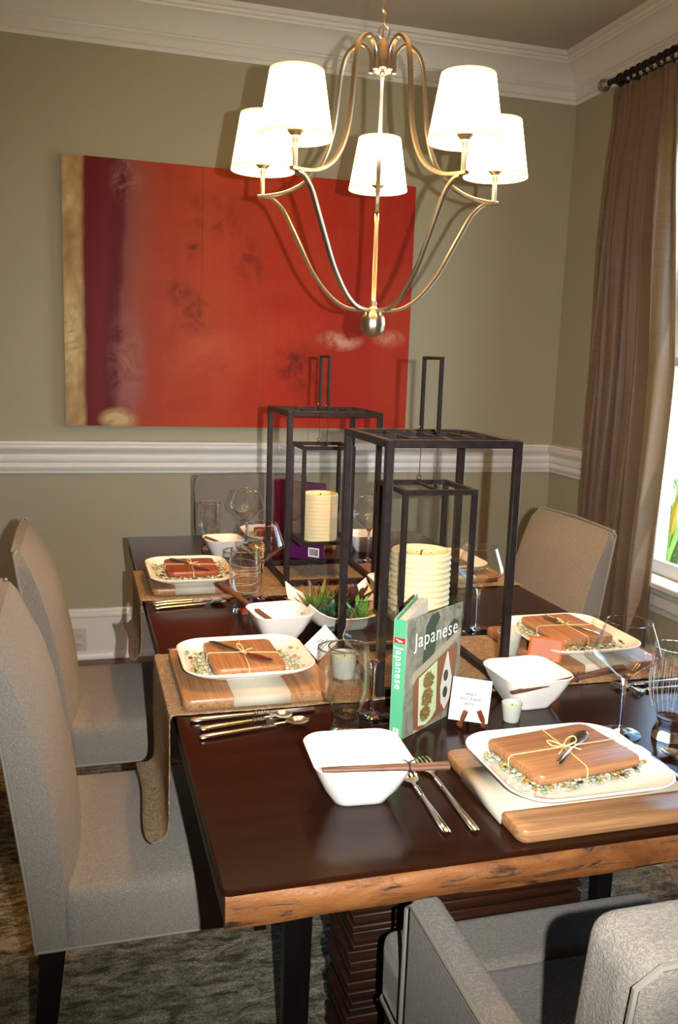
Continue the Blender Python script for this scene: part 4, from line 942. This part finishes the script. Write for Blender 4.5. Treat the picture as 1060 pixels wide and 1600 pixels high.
# ================================================================= easel cards
def easel_card(label, loc, rz, w, h, lean, roll, lines, mt=None, back=None, zc=.03):
    t = thing('place_card', label, 'card', loc, rz, 'question cards on tiny easels')
    t.rotation_euler = (0, 0, rz)
    cd = obj('card_sheet', MB().box(-w / 2, w / 2, -.0004, .0004, -h / 2, h / 2, 0), [mt or M['paper']], t, smooth=False)
    cd.location = (0, 0, zc + h / 2); cd.rotation_euler = (-lean, roll, 0)
    if back:
        obj('hatched_panel', MB().box(-w / 2 + .004, w / 2 - .004, .0004, .0007, -h / 2 + .004, h / 2 - .004), back, cd, smooth=False)
    for k, s in enumerate(lines): text('card_writing', s, h * .098, M['ink'], cd, (0, -.0009, h * .14 - k * h * .112), (R(90), 0, 0), spacing=1.08, off=.00012)
    return t, cd
def easel(label, loc, rz, z=T):
    t = thing('card_easel', label, 'easel', (loc[0], loc[1], z), rz, 'tiny brown wooden easels'); 
    for s in (-1, 1):
        obj('arm', MB().tube([(s * .024, -.006, .004), (s * .018, -.009, .018), (s * .012, -.0085, .033)], [.0045, .0055, .0048], 8), M['easel'], t)
        obj('foot', MB().tube([(s * .021, -.012, .003), (s * .018, .0, .010), (s * .016, .014, .018)], [.0032, .0040, .0035], 8), M['easel'], t)
    obj('rear_strut', MB().tube([(0, .035, .0015), (0, .010, .030)], .0030, 8), M['easel'], t); obj('cross_bar', MB().tube([(-.018, .002, .014), (.018, .002, .014)], .0028, 8), M['easel'], t); obj('pin', MB().ball((0, -.002, .014), .003, 8, 5), M['silver'], t)
easel('tiny wooden easel holding the nearest white card', (.686, 1.405), R(-14))
easel_card('white question card nearest the camera, in front of the green book', (.682, 1.404, T), R(-14), .074, .078, R(14), R(7), ["what's", 'your dream', 'picnic'], zc=.012)
easel('tiny wooden easel beside the left nearer plate', (.478, 1.800), R(-30), TR)
easel_card('white question card tipped sideways behind the left nearer plate', (.498, 1.772, TR), R(-20), .066, .046, R(16), R(-48), ["what's", 'the most', 'adventurous dish', "you've made"], zc=.026)
easel('tiny wooden easel under the orange card', (.965, 1.640), R(160), TR)
easel_card('orange backed card standing between the bowl and the right plate', (.968, 1.640, TR), R(-20), .074, .070, R(-12), R(4), [], M['orange'], None, zc=.010)
for o in bpy.data.objects:
    if o.name.startswith('card_sheet') and o.data.materials[0] == M['orange']:
        obj('hatched_panel', MB().box(-.032, .032, -.0008, -.0004, -.030, .030), M['orange2'], o, smooth=False)

# ================================================================= books
def book(name, label, spine, ang_front, ang_back, w, h, th, mcov, mspine, mback, min_):
    """spine = point of the spine corner on the table; the covers open as a V"""
    t = thing(name, label, 'book', (spine[0], spine[1], T + .0004)); return t
bk = thing('cookbook', 'mint green cookbook titled Japanese, standing open before the nearer lantern', 'book', (.5385, 1.374, T + .0004))
angF = math.atan2(.108, .158); BW, BH = .182, .2175
fc = obj('front_cover', MB().box(0, BW, -.0012, .0012, 0, BH), M['cover'], bk, bevel=.0006, seg=1); fc.rotation_euler = (0, 0, angF)
angB = math.atan2(.165, .110); off = Vector((-.016, .018, 0))
bc = obj('back_cover', MB().box(0, BW, -.0012, .0012, 0, BH), M['mintin'], bk, bevel=.0006, seg=1); bc.location = off; bc.rotation_euler = (0, 0, angB)
sp2 = obj('spine', MB().box(0, .0235, -.0012, .0012, 0, BH), M['mint'], bk, bevel=.0006, seg=1); sp2.rotation_euler = (0, 0, math.atan2(off.y, off.x)); sp2['label'] = 'mint green spine'
q = MB(); 
for k in range(5):
    a = angB - .012 - .006 * k; c0 = Vector((-.012 + .002 * k, .014 - .002 * k, .004)); d = Vector((math.cos(a), math.sin(a), 0)); n = Vector((-d.y, d.x, 0)) * .0009
    e = c0 + d * (BW - .008); q.add([c0 - n, e - n, e + n, c0 + n] + [v + Vector((0, 0, BH - .008)) for v in (c0 - n, e - n, e + n, c0 + n)], [(0, 3, 2, 1), (4, 5, 6, 7), (0, 1, 5, 4), (1, 2, 6, 5), (2, 3, 7, 6), (3, 0, 4, 7)])
obj('pages', q, M['pages'], bk, smooth=False)
def poly(pts, mi, lay): return pts, mi, lay
q = MB(); rdm = random.Random(9)
def fp(pts, mi, lay):      # flat printed shape on the cover; (u, v) in cover units
    y = -.00135 - lay * .00008; q.add([(u * BW, y, v * BH) for u, v in pts], [tuple(range(len(pts)))], mi)
fp([(.28, .50), (.30, .70), (.33, .90), (.42, .98), (.54, .99), (.57, .93), (.50, .86), (.52, .70), (.47, .56)], 0, 0)      # dark bowl shadow
fp([(.70, .66), (.74, .83), (.84, .88), (.94, .84), (.90, .72), (.80, .68)], 0, 0)
fp([(.10, .46), (.13, .53), (.62, .67), (.98, .77), (.98, .72), (.66, .60), (.30, .49), (.14, .44)], 6, 1)               # stick
fp([(.18, .04), (.14, .42), (.20, .48), (.90, .66), (.94, .62), (.88, .10), (.30, .0)], 1, 2)                             # tray
fp([(.26, .05), (.24, .47), (.56, .56), (.58, .12), (.50, .06), (.40, .03)], 2, 3)                                        # pale green dish
fp([(.26, .05), (.24, .47), (.255, .475), (.28, .07), (.42, .05), (.40, .03)], 5, 4)
fp([(.74, .60), (.68, .44), (.64, .30), (.66, .16), (.74, .08), (.84, .18), (.86, .34), (.80, .48), (.76, .60)], 5, 4)
for (cx, cy) in ((.735, .39), (.735, .24)): fp([(cx + .045 * math.cos(a) , cy + .052 * math.sin(a)) for a in [2 * PI * k / 12 for k in range(12)]], 0, 5)
for (cx, cy, rx, ry) in ((.41, .42, .10, .075), (.40, .27, .105, .08), (.37, .14, .09, .065)):
    fp([(cx + rx * 1.0 * math.cos(a) * rdm.uniform(.8, 1), cy + ry * math.sin(a) * rdm.uniform(.8, 1)) for a in [2 * PI * k / 16 for k in range(16)]], 3, 5)
    for k in range(110):
        a = rdm.uniform(0, 6.3); r_ = math.sqrt(rdm.random()); u, v = cx + rx * r_ * math.cos(a), cy + ry * r_ * math.sin(a); s = rdm.uniform(.010, .022)
        fp([(u + s * math.cos(b + a) * rdm.uniform(.5, 1), v + s * math.sin(b + a) * rdm.uniform(.4, .9)) for b in (0, 1.2, 2.4, 3.7, 5.0)], rdm.choice((3, 3, 4, 1, 7)), 6 + k % 14)
o = obj('cover_print', q, [M['pr_dark'], M['pr_brown'], M['plat_g'], M['pr_food'], M['pr_food2'], M['pr_white'], M['pr_stick'], M['pr_tan']], fc, smooth=False)
tx = text('title_lettering', 'Japanese', .040, M['white'], fc, (BW * .52, -.0026, BH * .80), (R(90), 0, 0), spacing=1.12); tx.scale = (.92, 1, 1)
s_t = text('spine_lettering', 'Japanese', .0205, M['white'], sp2, (.0118, .0016, BH * .595), (R(90), R(90), PI), spacing=1.1)
obj('spine_emblem', MB().box(.001, .0225, .0012, .0015, BH * .805, BH * .850), M['red'], sp2, smooth=False)
obj('emblem_mark', MB().add([(.004, .0017, BH * .822), (.013, .0017, BH * .815), (.020, .0017, BH * .840), (.012, .0017, BH * .832)], [(0, 1, 2, 3)]), M['white'], sp2, smooth=False)
obj('publisher_mark', MB().box(.006, .017, .0012, .0015, BH * .035, BH * .085), M['white'], sp2, smooth=False)
text('publisher_letter', 'P', .011, M['ink'], sp2, (.0115, .0017, BH * .060), (R(90), 0, PI))
# purple book behind the farther lantern
pb = thing('purple_book', 'purple hardcover book standing open behind the farther lantern, barcode on its back', 'book', (.645, 2.862, T + .0004))
BW2, BH2 = .172, .262; a1 = math.atan2(-.119, .124)
c = obj('back_cover', MB().box(0, BW2, -.0015, .0015, 0, BH2), M['purple'], pb, bevel=.0006, seg=1); c.rotation_euler = (0, 0, a1)
q = MB(); q.box(BW2 * .66, BW2 * .90, -.0019, -.0015, .012, .043); bl = obj('barcode_label', q, M['white'], c, smooth=False)
q = MB(); x = BW2 * .69
while x < BW2 * .87: w_ = random.choice((.0005, .0008, .0013)); q.box(x, x + w_, -.0022, -.0019, .017, .039); x += w_ + random.choice((.0005, .0009))
obj('barcode_bars', q, M['ink'], c, smooth=False)
obj('spine', MB().box(-.026, 0, -.0015, .0015, 0, BH2), M['maroon'], pb, bevel=.0006, seg=1).rotation_euler = (0, 0, R(20))
fc2 = obj('front_cover', MB().box(0, BW2, -.0015, .0015, 0, BH2), M['purple'], pb, bevel=.0006, seg=1); fc2.location = (-.0245, -.009, 0); fc2.rotation_euler = (0, 0, R(38))
obj('pages', MB().box(.002, BW2 - .008, -.010, -.002, .004, BH2 - .004), M['maroon'], fc2, smooth=False)

# ================================================================= succulents in a saddle-rimmed dish
dsh = thing('leaf_shaped_dish', 'white dish with four raised corners holding succulents between the lanterns', 'dish', (.620, 2.055, T), R(2))
n = 48; rings = []
def dring(s, lift, base):
    o = []
    for j in range(n):
        a = 2 * PI * j / n; c4 = abs(math.cos(2 * (a - R(45)) )) ** 1.0
        c = math.cos(a); d = math.sin(a); sq = 1 / max(abs(c), abs(d)); k = sq ** .85; cor = ((k - 1) / .35) if k > 1 else 0; cor = max(0, min(1.1, cor))
        o.append((s * c * k, s * d * k, base + lift * cor ** 1.6))
    return o
rings = [dring(.050, 0, 0), dring(.054, 0, .002), dring(.075, .006, .020), dring(.098, .020, .038), dring(.118, .042, .050), dring(.116, .042, .0515), dring(.095, .019, .040), dring(.070, .006, .023), dring(.048, 0, .006), dring(.01, 0, .005)]
obj('dish_body', MB().loft(rings), M['china'], dsh, ang=70)
obj('moss', MB().lathe([(.05, .012), (.075, .030), (.06, .040), (.02, .045), (.001, .046)], 24), M['soil'], dsh)
def rosette(label, x, y, z, n, L, w, mt, spread, up, seed, tilt=(0, 0)):
    rd = random.Random(seed); t = thing('succulent', label, 'succulent', (x, y, z), 0, 'succulents in the white dish'); t.rotation_euler = (tilt[0], tilt[1], 0)
    rings = []
    for s, k in ((0, .5), (.2, .85), (.45, 1), (.7, .75), (.88, .4), (1, .04)):
        zz = L * (.32 * s * s); yy = L * s; ww = w * k; rings.append([(-ww, yy, zz + ww * .35), (0, yy, zz - ww * .35), (ww, yy, zz + ww * .35), (0, yy, zz + ww * .12)])
    first = obj('leaf', MB().loft(rings), mt, t, ang=70)
    for k in range(n):
        o = first if k == 0 else bpy.data.objects.new('leaf', first.data)
        if k: COL.objects.link(o); o.parent = t
        f = k / n; el = spread + (up - spread) * f; sc = 1 - .45 * f
        o.rotation_euler = (R(el + rd.uniform(-7, 7)), 0, k * 2.4 + rd.uniform(-.2, .2)); o.scale = (sc, sc * rd.uniform(.9, 1.1), sc); o.location = (0, 0, .006 * f)
    return t
DX, DY = .620, 2.055
rosette('spiky aloe with red leaf tips at the left of the dish', DX - .052, DY + .012, T + .036, 34, .092, .0085, M['leafg'], 8, 82, 1, (R(10), R(-12)))
rosette('dark blue-green rosette low at the front of the dish', DX - .030, DY - .052, T + .034, 26, .050, .014, M['leafd'], -8, 70, 2, (R(28), R(-12)))
rosette('light green pointed succulent at the right front of the dish', DX + .038, DY - .050, T + .032, 26, .060, .0088, M['leafl'], 15, 85, 3, (R(22), R(6)))
rosette('burgundy rosette at the back right of the dish', DX + .045, DY + .030, T + .040, 26, .072, .014, M['leafr'], 0, 75, 4)
rosette('mid green rosette at the middle of the dish', DX + .002, DY + .014, T + .046, 26, .060, .011, M['leafg'], 5, 80, 5)
rosette('small dark green rosette at the back of the dish', DX - .005, DY + .062, T + .038, 20, .055, .012, M['leafd'], 0, 75, 6)
